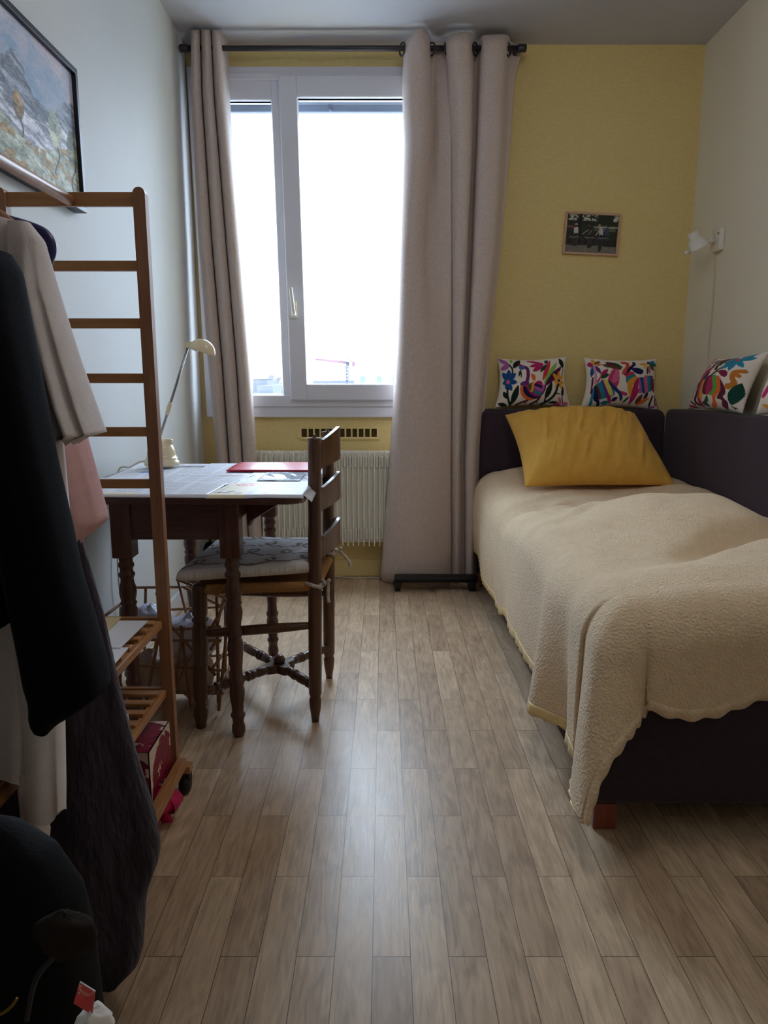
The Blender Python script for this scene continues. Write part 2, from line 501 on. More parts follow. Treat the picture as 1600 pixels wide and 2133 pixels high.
# ------------------------------------------------------------------ room shell
XL, XR, YB, YF, ZC = -0.905, 1.467, 3.59, -1.3, 2.50
WX0, WX1, WZ0, WZ1 = -0.86, 0.42, 0.86, 2.355        # window hole

def quadbox(name, a, b, m, label=None):
    return struct(MB().box(a, b).build(name, m), label)

quadbox('floor', (XL - .2, YF - .2, -0.12), (XR + .2, YB + .3, 0), M_FLOOR)
quadbox('ceiling', (XL - .2, YF - .2, ZC), (XR + .2, YB + .3, ZC + .15), M_CEIL)
quadbox('wall_left', (XL - .18, YF, 0), (XL, YB, ZC), M_LWALL)
quadbox('wall_right', (XR, YF, 0), (XR + .18, YB, ZC), M_RWALL)
quadbox('wall_front', (XL - .18, YF - .18, 0), (XR + .18, YF, ZC), M_RWALL)
wb = MB()
wy0, wy1 = YB, YB + 0.26
wb.box((XL - .18, wy0, 0), (XR + .18, wy1, WZ0)).box((XL - .18, wy0, WZ1), (XR + .18, wy1, ZC))
wb.box((XL - .18, wy0, WZ0), (WX0, wy1, WZ1)).box((WX1, wy0, WZ0), (XR + .18, wy1, WZ1))
struct(wb.build('wall_back', M_YELLOW))
struct(MB().box((XL, YF, 0), (XL + .014, YB, 0.085), bev=.004).build('baseboard_left', M_PVC))
struct(MB().box((XL + .014, YB - .016, 0), (XR, YB, 0.088), bev=.004).build('baseboard_back', M_YELLOW))
struct(MB().box((XR - .014, YF, 0), (XR, YB - .016, 0.085), bev=.004).build('baseboard_right', M_RWALL))

# added fill light: glowing globe out of view, brightening the yellow wall and bed
FILL_STRENGTH = 9.5
gl = thing('fill_globe', (.35, 1.55, ZC), 'added fill light, an unseen glowing globe hanging from the ceiling in the middle of the room', 'lamp')
MB().lathe((.35, 1.55, ZC - .045), (.35, 1.55, ZC - .0005), [(0, .03), (.3, .05), (1, .055)], 24).lathe((.35, 1.55, ZC - .12), (.35, 1.55, ZC - .04), [(0, .008), (1, .008)], 10).build('fill_globe_mount', M_WHITEP, gl)
m_, n_, b_ = new_mat('fill_glow')
b_.inputs['Base Color'].default_value = (.85, .84, .82, 1)
b_.inputs['Emission Color'].default_value = (1.0, .96, .92, 1)
b_.inputs['Emission Strength'].default_value = FILL_STRENGTH
MB().lathe((.35, 1.55, ZC - .46), (.35, 1.55, ZC - .10), [(.5 - .5 * math.cos(a), max(.02, .18 * math.sin(a))) for a in np.linspace(0, PI, 25)], 32).build('globe', m_, gl)

# ------------------------------------------------------------------ window
def shx(x, z):                                  # the old frame leans a little
    return x - 0.016 * (z - 1.6)
def bar(mb, x0, x1, z0, z1, y0, y1, mat_=0, bev=0.004):
    o = len(mb.v)
    mb.box((x0, y0, z0), (x1, y1, z1), mat_, bev)
    mb.v[o:] = [(shx(p[0], p[2]), p[1], p[2]) for p in mb.v[o:]]
def frame(mb, x0, x1, z0, z1, w, y0, y1, mat_=0, bev=0.004, wb_=None, wt=None):
    wb_ = w if wb_ is None else wb_; wt = w if wt is None else wt
    bar(mb, x0, x0 + w, z0, z1, y0, y1, mat_, bev); bar(mb, x1 - w, x1, z0, z1, y0, y1, mat_, bev)
    bar(mb, x0 + w - .002, x1 - w + .002, z0, z0 + wb_, y0, y1, mat_, bev); bar(mb, x0 + w - .002, x1 - w + .002, z1 - wt, z1, y0, y1, mat_, bev)

win = bpy.data.objects.new('window_1', None); win.location = (-0.2, YB, 0.8); COL.objects.link(win); OFF[win.name] = Vector(win.location)
struct(win)
wf = MB()
frame(wf, -0.888, 0.45, 0.815, 2.40, 0.085, 3.562, 3.60, wt=0.055, wb_=0.075)
frame(wf, -0.862, 0.424, 0.868, 2.37, 0.035, 3.552, 3.64, bev=0.003, wt=.03, wb_=.055)
bar(wf, -0.50, -0.44, 0.88, 2.36, 3.575, 3.64)
wf.build('window_frame', M_PVC, win)
def sash(name, x0, x1, z0, z1, w, yfront, wb_, wt):
    s = MB()
    frame(s, x0, x1, z0, z1, w, yfront, yfront + .062, bev=.006, wb_=wb_, wt=wt)
    frame(s, x0 + w - .012, x1 - w + .012, z0 + wb_ - .012, z1 - wt + .012, .014, yfront + .006, yfront + .05, bev=.005)
    o = s.build(name, M_PVC, win)
    g = MB(); bar(g, x0 + w, x1 - w, z0 + wb_, z1 - wt, yfront + .034, yfront + .040, bev=0); g.build('pane', M_GLASS, o)
    q = MB(); frame(q, x0 + w - .003, x1 - w + .003, z0 + wb_ - .003, z1 - wt + .003, .005, yfront + .012, yfront + .033, bev=0); q.build('seal', M_SEAL, o)
    return o
sash('sash', -0.85, -0.462, 0.883, 2.346, 0.045, 3.562, 0.045, .088)
s2 = sash('sash', -0.466, 0.41, 0.899, 2.352, 0.082, 3.528, 0.078, .094)
h = MB()
hp = at(612, 640, Y=3.515)
h.box((hp.x - .012, 3.514, hp.z - .05), (hp.x + .016, 3.530, hp.z + .03), bev=.006)
h.ring_tube(catmull([(hp.x + .004, 3.522, hp.z - .03), (hp.x + .004, 3.488, hp.z - .032), (hp.x + .002, 3.476, hp.z - .01), (hp.x - .004, 3.474, hp.z + .05), (hp.x - .008, 3.476, hp.z + .085)], 6), 0.0085, 10)
h.build('window_handle', M_WHITEP, s2)
# outside: sill, roller shutter bottom bar with its stop
struct(MB().box((-.95, 3.85, .82), (.5, 4.0, .86)).build('trim_1', M_PVC), 'pale outer window sill')
rs_ = thing('roller_shutter', (-.2, 3.74, 2.27), 'rolled-up white roller shutter bar at the top outside the window', 'shutter')
MB().box((-.85, 3.70, 2.283), (.41, 3.722, 2.36), bev=.003).build('shutter_slat', mat('pale_shutter_slat', (150, 160, 176), .5, .4, .05, 12), rs_)
MB().box((-.85, 3.698, 2.255), (.41, 3.726, 2.286), bev=.004).build('bottom_bar', mat('grey_shutter_bar', (112, 122, 140), .5, .4, .05, 12), rs_)
sp_ = at(688, 226, Y=3.69)
MB().box((sp_.x - .012, 3.682, sp_.z + .006), (sp_.x + .012, 3.70, sp_.z + .016), bev=.002).lathe((sp_.x, 3.685, sp_.z), (sp_.x, 3.70, sp_.z), [(0, .009), (.2, .010), (1, .010)]).build('shutter_stop', mat('grey_rubber_stop', (96, 100, 120), .6, .3, .05, 12), rs_)
xs_ = at(488, 300, Y=3.93).x
MB().box((xs_ - .03, 3.93, 1.15), (xs_, 3.95, 2.16), bev=.003).build('shutter_arm', mat('pale_metal_arm', (206, 212, 220), .4, .5, .05, 12), rs_)

# ------------------------------------------------------------------ outdoors: a pale overcast town far below
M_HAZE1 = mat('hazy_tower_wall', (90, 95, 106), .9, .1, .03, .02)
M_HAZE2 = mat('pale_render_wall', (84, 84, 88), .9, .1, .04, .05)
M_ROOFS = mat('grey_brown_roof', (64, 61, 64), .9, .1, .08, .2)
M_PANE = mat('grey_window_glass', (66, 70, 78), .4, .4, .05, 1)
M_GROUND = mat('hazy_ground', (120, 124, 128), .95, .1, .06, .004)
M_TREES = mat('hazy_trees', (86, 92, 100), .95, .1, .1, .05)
M_CRANE = mat('white_crane_steel', (58, 57, 65), .6, .3, .05, .3)
M_CRANER = mat('red_crane_steel', (88, 62, 70), .6, .3, .05, .3)
struct(MB().box((-4000, 12, -30), (4000, 9000, -29)).build('ground', M_GROUND), 'pale hazy ground far below the window', 'ground')
def city_house(px0, px1, py, Y, depth, roof, label, cat='house', floors=4, cols=5, group=None, wallm=None):
    a = at(px0, py, Y=Y); b = at(px1, py, Y=Y)
    zt = a.z; w = b.x - a.x
    t = thing('town_house' if cat == 'house' else 'tower_block', ((a.x + b.x) / 2, Y + depth / 2, -29), label, cat, group)
    MB().box((a.x, Y, -29), (b.x, Y + depth, zt)).build('wall', wallm or M_HAZE2, t)
    if roof:
        MB().prism([(a.x - .03 * w, Y - .1, zt), (b.x + .03 * w, Y - .1, zt), (b.x - w * .12, Y + depth / 2, zt + roof), (a.x + w * .12, Y + depth / 2, zt + roof)], (0, depth / 2, 0)).build('roof', M_ROOFS, t)
    fh = 3.0
    for i in range(floors):
        for k in range(cols):
            cx = a.x + w * (k + .5) / cols
            MB().box((cx - w / cols * .22, Y - .06, zt - fh * i - 2.3), (cx + w / cols * .22, Y + .02, zt - fh * i - .8)).build('window', M_PANE, t)
    return t
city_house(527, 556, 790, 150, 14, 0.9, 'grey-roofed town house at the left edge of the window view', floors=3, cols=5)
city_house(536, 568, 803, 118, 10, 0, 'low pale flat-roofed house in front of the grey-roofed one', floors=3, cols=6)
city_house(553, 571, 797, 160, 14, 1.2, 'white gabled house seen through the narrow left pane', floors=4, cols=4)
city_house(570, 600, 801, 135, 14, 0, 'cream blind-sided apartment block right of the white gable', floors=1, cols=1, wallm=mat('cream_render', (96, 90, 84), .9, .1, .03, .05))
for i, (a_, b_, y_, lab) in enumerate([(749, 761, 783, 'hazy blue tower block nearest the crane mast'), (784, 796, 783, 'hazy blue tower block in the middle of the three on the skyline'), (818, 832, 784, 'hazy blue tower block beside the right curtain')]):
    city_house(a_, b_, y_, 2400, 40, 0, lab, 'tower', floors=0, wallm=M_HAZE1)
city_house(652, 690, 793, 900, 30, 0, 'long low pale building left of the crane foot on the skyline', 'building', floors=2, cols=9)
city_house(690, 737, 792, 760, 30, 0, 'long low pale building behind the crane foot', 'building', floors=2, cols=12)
tr = MB()
rt = random.Random(3)
for k in range(420):
    xx = -1000 + k * 4.8 + rt.random() * 6; r_ = rt.uniform(7, 12)
    tr.lathe((xx, 1900, -29), (xx, 1900, -29 + r_ * 2.6), [(0, r_ * .6), (.3, r_), (.6, r_ * .9), (.85, r_ * .5), (1, .1)], n=8)
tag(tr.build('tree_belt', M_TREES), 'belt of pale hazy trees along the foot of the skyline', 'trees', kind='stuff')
# tower crane
cb = at(723, 760, Y=700); K = 700 / F_PX
t = thing('tower_crane', (cb.x, 700, -29), 'red and white tower crane on the skyline seen through the right pane', 'crane')
m = MB(); hw = 0.95
for sx in (-1, 1):
    for sy in (-1, 1):
        m.ring_tube([(cb.x + sx * hw, 700 + sy * hw, -29), (cb.x + sx * hw, 700 + sy * hw, cb.z)], .62, 5)
zz = -29; s_ = 1
while zz < cb.z - 3:
    for sy in (-1, 1):
        m.ring_tube([(cb.x - s_ * hw, 700 + sy * hw, zz), (cb.x + s_ * hw, 700 + sy * hw, zz + 3)], .38, 4)
    zz += 3; s_ = -s_
m.build('mast', M_CRANE, t)
jt = at(657, 749, Y=700); jr = at(722, 757, Y=700); hd = at(725, 750, Y=700)
m = MB()
for q in ((0, 0, 0), (0, 1.2, 0), (0, .6, 1.6)):
    m.ring_tube([jr + Vector(q), jt + Vector((q[0], q[1], q[2] * .5))], .55, 5)
for k in range(24):
    p = jr.lerp(jt, k / 24); p2 = jr.lerp(jt, (k + .5) / 24) + Vector((0, .6, 1.5)); p3 = jr.lerp(jt, (k + 1) / 24)
    m.ring_tube([p, p2], .42, 4); m.ring_tube([p2, p3], .42, 4)
m.build('jib', M_CRANER, t)
MB().box((hd.x - 1.6, 698.5, cb.z - .5), (hd.x + 1.2, 701.5, cb.z + 3.0)).build('cab', mat('grey_crane_cab', (38, 39, 48), .6, .3, .05, .3), t)
m = MB(); cj = at(738, 756, Y=700)
m.box((jr.x, 699, cb.z + 1.0), (cj.x, 701, cb.z + 1.6)); m.ring_tube([(hd.x, 700, cb.z + 3), (hd.x, 700, cb.z + 6)], .25, 5); m.ring_tube([(hd.x, 700, cb.z + 5.8), (cj.x, 700, cb.z + 1.6)], .45, 4)
m.build('counter_jib', M_CRANE, t)
MB().box((cj.x - 2.2, 698.8, cb.z - 1.5), (cj.x + .6, 701.2, cb.z + 3.2)).build('counterweight', M_CRANER, t)

# ------------------------------------------------------------------ curtains
ROD_Y = 3.455
r0 = at(384, 99, Y=ROD_Y); r1 = at(1083, 102, Y=ROD_Y)
RZ = (r0.z + r1.z) / 2
rod = thing('curtain_rod', ((r0.x + r1.x) / 2, ROD_Y, RZ), 'dark bronze curtain rod across the top of the window', 'curtain rod')
MB().lathe((XL + .02, ROD_Y, RZ), (r1.x, ROD_Y, RZ), [(0, .0115), (1, .0115)], 16).build('pole', M_ROD, rod)
for x in (XL + .0295, r1.x + .012):
    MB().lathe((x - .022, ROD_Y, RZ), (x + .016, ROD_Y, RZ), [(0, .013), (.1, .0165), (.9, .0165), (1, .014)], 16).build('end_cap', M_ROD, rod)
for x in (XL + .055, r1.x - .012):
    MB().box((x - .008, ROD_Y, RZ - .008), (x + .008, YB - .004, RZ + .008), bev=.002).box((x - .015, YB - .012, RZ - .03), (x + .015, YB - .0005, RZ + .03), bev=.002).build('bracket', M_ROD, rod)

def curtain(name, rows, Yc, m, label, solid=.0025):
    """rows: (pixel y, [(pixel x, depth offset)...]) from top to bottom; same number of points each"""
    P = []
    keys = [r[0] for r in rows]
    curves = []
    for (y, pts) in rows:
        c = [(at(px, y + (p[2] if len(p) > 2 else 0), Y=Yc + p[1])) for p in pts for px in [p[0]]]
        curves.append(catmull(c, 7))
    n = 46
    for i in range(n + 1):
        y = keys[0] + (keys[-1] - keys[0]) * i / n
        k = max(j for j in range(len(keys)) if keys[j] <= y + 1e-6)
        k = min(k, len(keys) - 2)
        t_ = (y - keys[k]) / (keys[k + 1] - keys[k])
        t_ = t_ * t_ * (3 - 2 * t_) if 0 < k < len(keys) - 2 else t_
        P.append([curves[k][j].lerp(curves[k + 1][j], t_) for j in range(len(curves[0]))])
    root = thing(name, (P[-1][0].x, Yc, 0.02), label, 'curtain')
    MB().grid(P).build('fabric', m, root, solid=solid, fix=False, offset=0)
    return root, P

# left curtain: three narrow stacked folds and a lit right edge
LROW = [
    (62,  [(398, .03), (399, -.03), (406, -.055), (414, -.03), (417, .03), (420, -.02), (428, -.055), (437, -.03), (439, .03), (442, -.02), (450, -.055), (458, -.03), (464, .05), (474, .09)]),
    (200, [(398, .03), (399, -.03), (407, -.055), (417, -.03), (421, .03), (424, -.02), (433, -.055), (443, -.03), (446, .03), (449, -.02), (458, -.055), (467, -.03), (474, .04), (478, .08)]),
    (500, [(414, .03), (415, -.03), (425, -.055), (437, -.03), (441, .03), (444, -.02), (455, -.055), (467, -.03), (470, .03), (473, -.02), (484, -.055), (494, -.03), (499, .03), (500, .06)]),
    (760, [(434, .03), (435, -.03), (446, -.055), (459, -.03), (463, .03), (466, -.02), (477, -.055), (489, -.03), (492, .03), (495, -.02), (506, -.055), (516, -.03), (521, .03), (522, .06)]),
    (960, [(453, .03), (454, -.03), (464, -.055), (473, -.03), (477, .03), (480, -.02), (490, -.055), (502, -.03), (505, .03), (508, -.02), (519, -.055), (530, -.03), (535, .03), (536, .06)]),
    (1190, [(468, .03), (469, -.03), (480, -.055), (490, -.03), (494, .03), (497, -.02), (508, -.055), (520, -.03), (523, .03), (526, -.02), (536, -.055), (546, -.03), (551, .03), (552, .06)]),
]
lc, _ = curtain('curtain', LROW, 3.46, M_CURT, 'taupe eyelet curtain gathered narrow at the left of the window')
RROW = [
    (66,  [(842, .05, 40), (846, -.02, 22), (862, -.06, 3), (880, -.065, -8), (893, -.03, 6), (898, .04, 30), (912, .05, 34), (926, .03, 26), (930, -.03, 14), (950, -.06, 4), (974, -.055, 0), (984, .0, 6), (990, .06, 22), (1000, .04, 14), (1008, -.03, 8), (1030, -.055, 6), (1052, -.045, 6), (1060, .0, 10), (1066, .05, 22), (1090, .06, 30)]),
    (165, [(838, .05), (842, -.02), (856, -.06), (878, -.065), (896, -.03), (899, .04), (912, .03), (932, .01), (936, -.02), (955, -.055), (980, -.05), (985, .0), (989, .06), (997, .03), (1002, -.03), (1022, -.055), (1046, -.045), (1053, .0), (1058, .04), (1072, .05)]),
    (300, [(841, .04), (845, -.02), (860, -.06), (880, -.065), (896, -.03), (899, .03), (915, .0), (937, -.02), (941, -.01), (958, -.05), (979, -.05), (983, .0), (987, .06), (993, .03), (997, -.03), (1016, -.055), (1043, -.045), (1050, .0), (1054, .03), (1063, .04)]),
    (520, [(832, .03), (836, -.03), (846, -.06), (862, -.065), (880, -.045), (890, -.01), (912, .0), (938, -.02), (941, -.01), (952, -.045), (970, -.05), (974, .0), (978, .06), (984, .03), (988, -.03), (1004, -.05), (1028, -.045), (1036, .0), (1039, .03), (1043, .04)]),
    (720, [(826, .02), (830, -.03), (840, -.06), (856, -.07), (880, -.065), (900, -.05), (920, -.03), (938, -.02), (941, .0), (948, -.03), (962, -.045), (966, .0), (970, .06), (976, .03), (979, -.03), (990, -.05), (1008, -.045), (1014, .0), (1016, .03), (1021, .04)]),
    (960, [(812, .01), (817, -.03), (828, -.06), (846, -.075), (872, -.08), (898, -.07), (922, -.05), (937, -.03), (939, .0), (944, -.02), (954, -.04), (958, .0), (962, .05), (968, .03), (971, -.02), (978, -.04), (988, -.04), (994, .0), (996, .03), (1001, .04)]),
    (1130, [(799, .0), (803, -.03), (815, -.06), (838, -.08), (868, -.09), (898, -.08), (922, -.06), (938, -.04), (939, .0), (944, -.02), (954, -.035), (960, .0), (964, .04), (968, .03), (972, -.02), (978, -.035), (984, -.035), (988, .0), (990, .02), (993, .03)]),
    (1212, [(794, .0, -10), (799, -.03, -3), (815, -.06, 0), (838, -.08, 2), (866, -.09, 5), (894, -.085, 10), (920, -.07, 14), (937, -.04, 16), (939, .0, 14), (944, -.02, 14), (954, -.035, 14), (960, .0, 14), (964, .04, 13), (968, .03, 13), (972, -.02, 14), (978, -.035, 14), (984, -.035, 14), (988, .0, 14), (990, .02, 14), (993, .03, 14)]),
]
rc, _ = curtain('curtain', RROW, 3.46, M_CURT, 'wide taupe eyelet curtain hanging between the window and the bed')
for px, tilt in ((838, .5), (898, .9), (931, -.6), (990, -.6), (1058, -.7)):
    c = at(px, 105, Y=ROD_Y)
    m = MB()
    ca, sa = math.cos(tilt), math.sin(tilt)
    pts = [Vector((c.x + (-sa) * math.cos(a) * .022, ROD_Y + ca * math.cos(a) * .022, RZ + math.sin(a) * .026 - .004)) for a in np.linspace(0, 2 * PI, 25)]
    m.ring_tube(pts, .0038, 8, caps=False)
    m.build('eyelet', M_ROD, rc)

# ------------------------------------------------------------------ radiator, vent, cables on the back wall
ra = at(535, 938, Y=3.49); rb_ = at(690, 1136, Y=3.49)
RX0, RX1, RZ0, RZ1 = -0.66, 0.14, rb_.z, ra.z
t = thing('radiator', ((RX0 + RX1) / 2, 3.52, RZ0), 'cream finned electric radiator on the wall under the window', 'radiator')
MB().box((RX0, 3.505, RZ0 + .012), (RX1, 3.565, RZ1 - .008), bev=.004).build('body', M_RAD, t)
k = 0; x = RX0 + .01
while x < RX1:
    MB().box((x - .0022, 3.468, RZ0), (x + .0022, 3.512, RZ1), bev=.001).build('fin', M_RAD, t)
    x += 0.0262
for z0_, z1_ in ((RZ1 - .085, RZ1 - .03), (RZ0 + .03, RZ0 + .085)):
    m = MB(); x = RX0 + .023
    while x < RX1 - .02:
        m.box((x - .007, 3.494, z0_), (x + .007, 3.508, z1_), bev=.003); x += .0262
    m.build('louvre_row', M_RAD, t)
for x in (RX0 + .1, RX1 - .1):
    MB().box((x - .02, 3.56, RZ0 + .05), (x + .02, YB - .001, RZ1 - .05)).build('bracket', M_RAD, t)
v0 = at(628, 893, Y=3.585); v1 = at(785, 910, Y=3.585)
M_VENT = mat('painted_vent_plastic', (224, 202, 140), .5, .4, .03, 8)
t = thing('wall_vent', ((v0.x + v1.x) / 2, YB, v1.z), 'yellow-painted slotted air vent in the wall above the radiator', 'vent')
vz0, vz1 = v1.z, v0.z
MB().box((v0.x - .014, YB - .009, vz0 - .012), (v1.x + .014, YB - .0005, vz0)).box((v0.x - .014, YB - .009, vz1), (v1.x + .014, YB - .0005, vz1 + .008)).box((v0.x - .014, YB - .009, vz0), (v0.x, YB - .0005, vz1)).box((v1.x, YB - .009, vz0), (v1.x + .014, YB - .0005, vz1)).build('vent_frame', M_VENT, t)
MB().box((v0.x, YB - .002, vz0), (v1.x, YB - .0004, vz1)).build('vent_backing', mat('dark_vent_gap', (74, 62, 34), .8, .1, .1, 20), t)
for k in range(1, 12):
    xx = v0.x + (v1.x - v0.x) * k / 12
    MB().box((xx - .004, YB - .011, vz0), (xx + .004, YB - .001, vz1), bev=.001).build('vent_bar', M_VENT, t)
tag(MB().ring_tube(catmull([(-.5, 3.52, .004), (-.36, 3.555, .01), (-.24, 3.548, .006), (-.14, 3.52, .004), (-.05, 3.535, .004), (.06, 3.545, .004), (.2, 3.545, .004)], 8), .0032, 8).build('power_cable', M_CORD), 'thin white power cable lying along the foot of the wall under the radiator', 'cable')
# black wheeled case behind the right curtain
t = thing('wheeled_case', (.25, 3.33, 0), 'black wheeled case whose base shows under the right curtain', 'suitcase')
MB().box((.05, 3.30, .042), (.445, 3.375, .07), bev=.01).build('body', M_BLACKP, t)
for x in (.065, .42):
    w_ = MB().lathe((x - .014, 3.31, .0205), (x + .014, 3.31, .0205), [(0, .017), (.1, .0205), (.9, .0205), (1, .017)], 16)
    w_.prism([(x - .022, 3.29, .05), (x + .022, 3.29, .05), (x + .016, 3.29, .022), (x - .016, 3.29, .022)], (0, .03, 0))
    w_.build('castor', M_BLACKP, t)
t = thing('dark_bag', (-.79, 3.33, 0), 'dark navy bag on the floor under the table by the window', 'bag')
BG = []
for z_, a_, b_ in ((0, .07, .045), (.03, .085, .055), (.15, .08, .05), (.21, .07, .035), (.235, .06, .015)):
    BG.append([(-.79 + a_ * math.copysign(abs(math.cos(q)) ** .6, math.cos(q)), 3.33 + b_ * math.copysign(abs(math.sin(q)) ** .6, math.sin(q)), z_) for q in np.linspace(0, 2 * PI, 33)[:-1]])
MB().grid(BG, closed_u=True).add(BG[0], [tuple(range(32))]).add(BG[-1], [tuple(range(32))]).build('bag_body', M_NAVYF, t)
MB().ring_tube(catmull([(-.83, 3.33, .23), (-.825, 3.33, .27), (-.79, 3.33, .285), (-.755, 3.33, .27), (-.75, 3.33, .23)], 6), .006, 8).build('handle', M_NAVYF, t)

# ------------------------------------------------------------------ pattern raster
def smooth_poly(pts, n=6):
    return [(p.x, p.y) for p in catmull([(a, b, 0) for a, b in pts], n, True)]
def in_poly(px, py, poly):
    ins = np.zeros(px.shape, bool)
    n = len(poly)
    for i in range(n):
        x0, y0 = poly[i]; x1, y1 = poly[(i + 1) % n]
        if y0 == y1: continue
        c = ((y0 > py) != (y1 > py)) & (px < (x1 - x0) * (py - y0) / (y1 - y0) + x0)
        ins ^= c
    return ins
def seg_dist(px, py, pts):
    d = np.full(px.shape, 1e9)
    for (x0, y0), (x1, y1) in zip(pts[:-1], pts[1:]):
        dx, dy = x1 - x0, y1 - y0
        L2 = dx * dx + dy * dy + 1e-9
        t_ = np.clip(((px - x0) * dx + (py - y0) * dy) / L2, 0, 1)
        d = np.minimum(d, np.hypot(px - x0 - t_ * dx, py - y0 - t_ * dy))
    return d
def paint(px, py, base, shapes):
    c = np.empty(px.shape + (3,)); c[...] = base
    for s in shapes:
        k = s[0]
        if k == 'leaf':
            _, x0, y0, x1, y1, w, col = s
            L_ = math.hypot(x1 - x0, y1 - y0)
            t_ = ((px - x0) * (x1 - x0) + (py - y0) * (y1 - y0)) / L_ ** 2
            pr = np.abs((px - x0) * (y1 - y0) - (py - y0) * (x1 - x0)) / L_
            hw_ = w * np.sin(PI * np.clip(t_, 0, 1)) ** .75
            mk = (t_ > 0) & (t_ < 1) & (pr < hw_)
        elif k == 'blob':
            mk = in_poly(px, py, smooth_poly(s[1])); col = s[2]
        elif k == 'poly':
            mk = in_poly(px, py, s[1]); col = s[2]
        elif k == 'line':
            pts = [(p.x, p.y) for p in catmull([(a, b, 0) for a, b in s[1]], 6)]
            mk = seg_dist(px, py, pts) < s[2]; col = s[3]
        elif k == 'dot':
            mk = np.hypot(px - s[1], py - s[2]) < s[3]; col = s[4]
        c[mk] = lin(*col)
    return c

def pillow(name, quad, front, back, m, parent=None, n=60, mm=44, pw=2.4, pull=.05, colfn=None, wrinkle=0.0, seed=0, bexp=.6, solidn=None):
    """quad: TL, TR, BR, BL world points seen from the front; front/back bulge in metres"""
    TL, TR, BR, BL = [Vector(q) for q in quad]
    nrm = (TR - TL).cross(BL - TL).normalized()
    nrm = -nrm if nrm.dot(Vector((0, 0, CAM_Z)) - TL) < 0 else nrm
    if solidn is not None: nrm = Vector(solidn)
    ctr = (TL + TR + BR + BL) / 4
    U = np.linspace(0, 1, n + 1); V = np.linspace(0, 1, mm + 1)
    vs_, cs = [], []
    uu, vv = np.meshgrid(U, V)
    bul = (1 - np.abs(2 * uu - 1) ** pw) * (1 - np.abs(2 * vv - 1) ** pw)
    bul = np.clip(bul, 0, 1) ** bexp
    nz = (fbm(uu * 3 + seed * 3.1, vv * 3 + seed, 2) - .5) * wrinkle * .6 - (np.abs(fbm(uu * 13 + vv * 4 + seed, vv * 2.6 + seed * 2, 2) - .5) < .5) * np.abs(fbm(uu * 13 + vv * 4 + seed, vv * 2.6 + seed * 2, 2) - .5) * wrinkle * 2.2
    wp = (1 - np.abs(2 * uu - 1) ** 8) * (1 - np.abs(2 * vv - 1) ** 8)
    for side in (1, -1):
        for j in range(mm + 1):
            for i in range(n + 1):
                u, v = U[i], V[j]
                # edges pulled in between the corners
                pu = pull * math.sin(PI * v) * (2 * u - 1) ** 3
                pv = pull * math.sin(PI * u) * (2 * v - 1) ** 3
                u2, v2 = u - pu, v - pv
                p = (TL * (1 - u2) + TR * u2) * (1 - v2) + (BL * (1 - u2) + BR * u2) * v2
                b_ = bul[j, i] * (front if side > 0 else -back)
                p = p + nrm * (b_ + nz[j, i] * wp[j, i] * (1 if side > 0 else .3))
                vs_.append(p)
    N1 = (n + 1) * (mm + 1)
    fs = []
    for j in range(mm):
        for i in range(n):
            a = j * (n + 1) + i
            fs.append((a, a + 1, a + n + 2, a + n + 1))
            fs.append((N1 + a, N1 + a + n + 1, N1 + a + n + 2, N1 + a + 1))
    b = MB(); b.add(vs_, fs)
    cols = None
    if colfn is not None:
        c1 = colfn(uu, vv).reshape(-1, 3)
        c2 = np.empty_like(c1); c2[:] = lin(214, 206, 196)
        cols = np.vstack([c1, c2])
    o = b.build(name, m, parent, colors=cols, fix=False)
    # weld front and back
    me = o.data
    bm = bmesh.new(); bm.from_mesh(me)
    bmesh.ops.remove_doubles(bm, verts=bm.verts[:], dist=1e-5)
    bmesh.ops.recalc_face_normals(bm, faces=bm.faces[:])
    for f in bm.faces: f.smooth = True
    bm.to_mesh(me); bm.free()
    return o

WHT = lin(232, 224, 214)
BLK = (24, 40, 36); GRN = (30, 74, 54); MAG = (178, 38, 96); ORG = (226, 110, 50); BLU = (30, 78, 140); NAV = (30, 30, 84)
PUR = (104, 52, 128); TEA = (38, 132, 156); YEL = (226, 160, 56); PNK = (206, 104, 138); LIM = (132, 186, 76); MAR = (98, 26, 56); OLV = (92, 84, 56); LIL = (168, 96, 168); RED = (206, 48, 72); LYL = (218, 204, 104); BRN = (100, 58, 40)
def quadpx(c):
    (x0, y0), (x1, y1), (x2, y2), (x3, y3) = c
    def f(u, v):
        X = (x0 * (1 - u) + x1 * u) * (1 - v) + (x3 * (1 - u) + x2 * u) * v
        Y = (y0 * (1 - u) + y1 * u) * (1 - v) + (y3 * (1 - u) + y2 * u) * v
        return X, Y
    return f
def embro(c, shapes):
    q = quadpx(c)
    def f(u, v):
        X, Y = q(u, v)
        col = paint(X, Y, WHT, shapes)
        return col
    return f
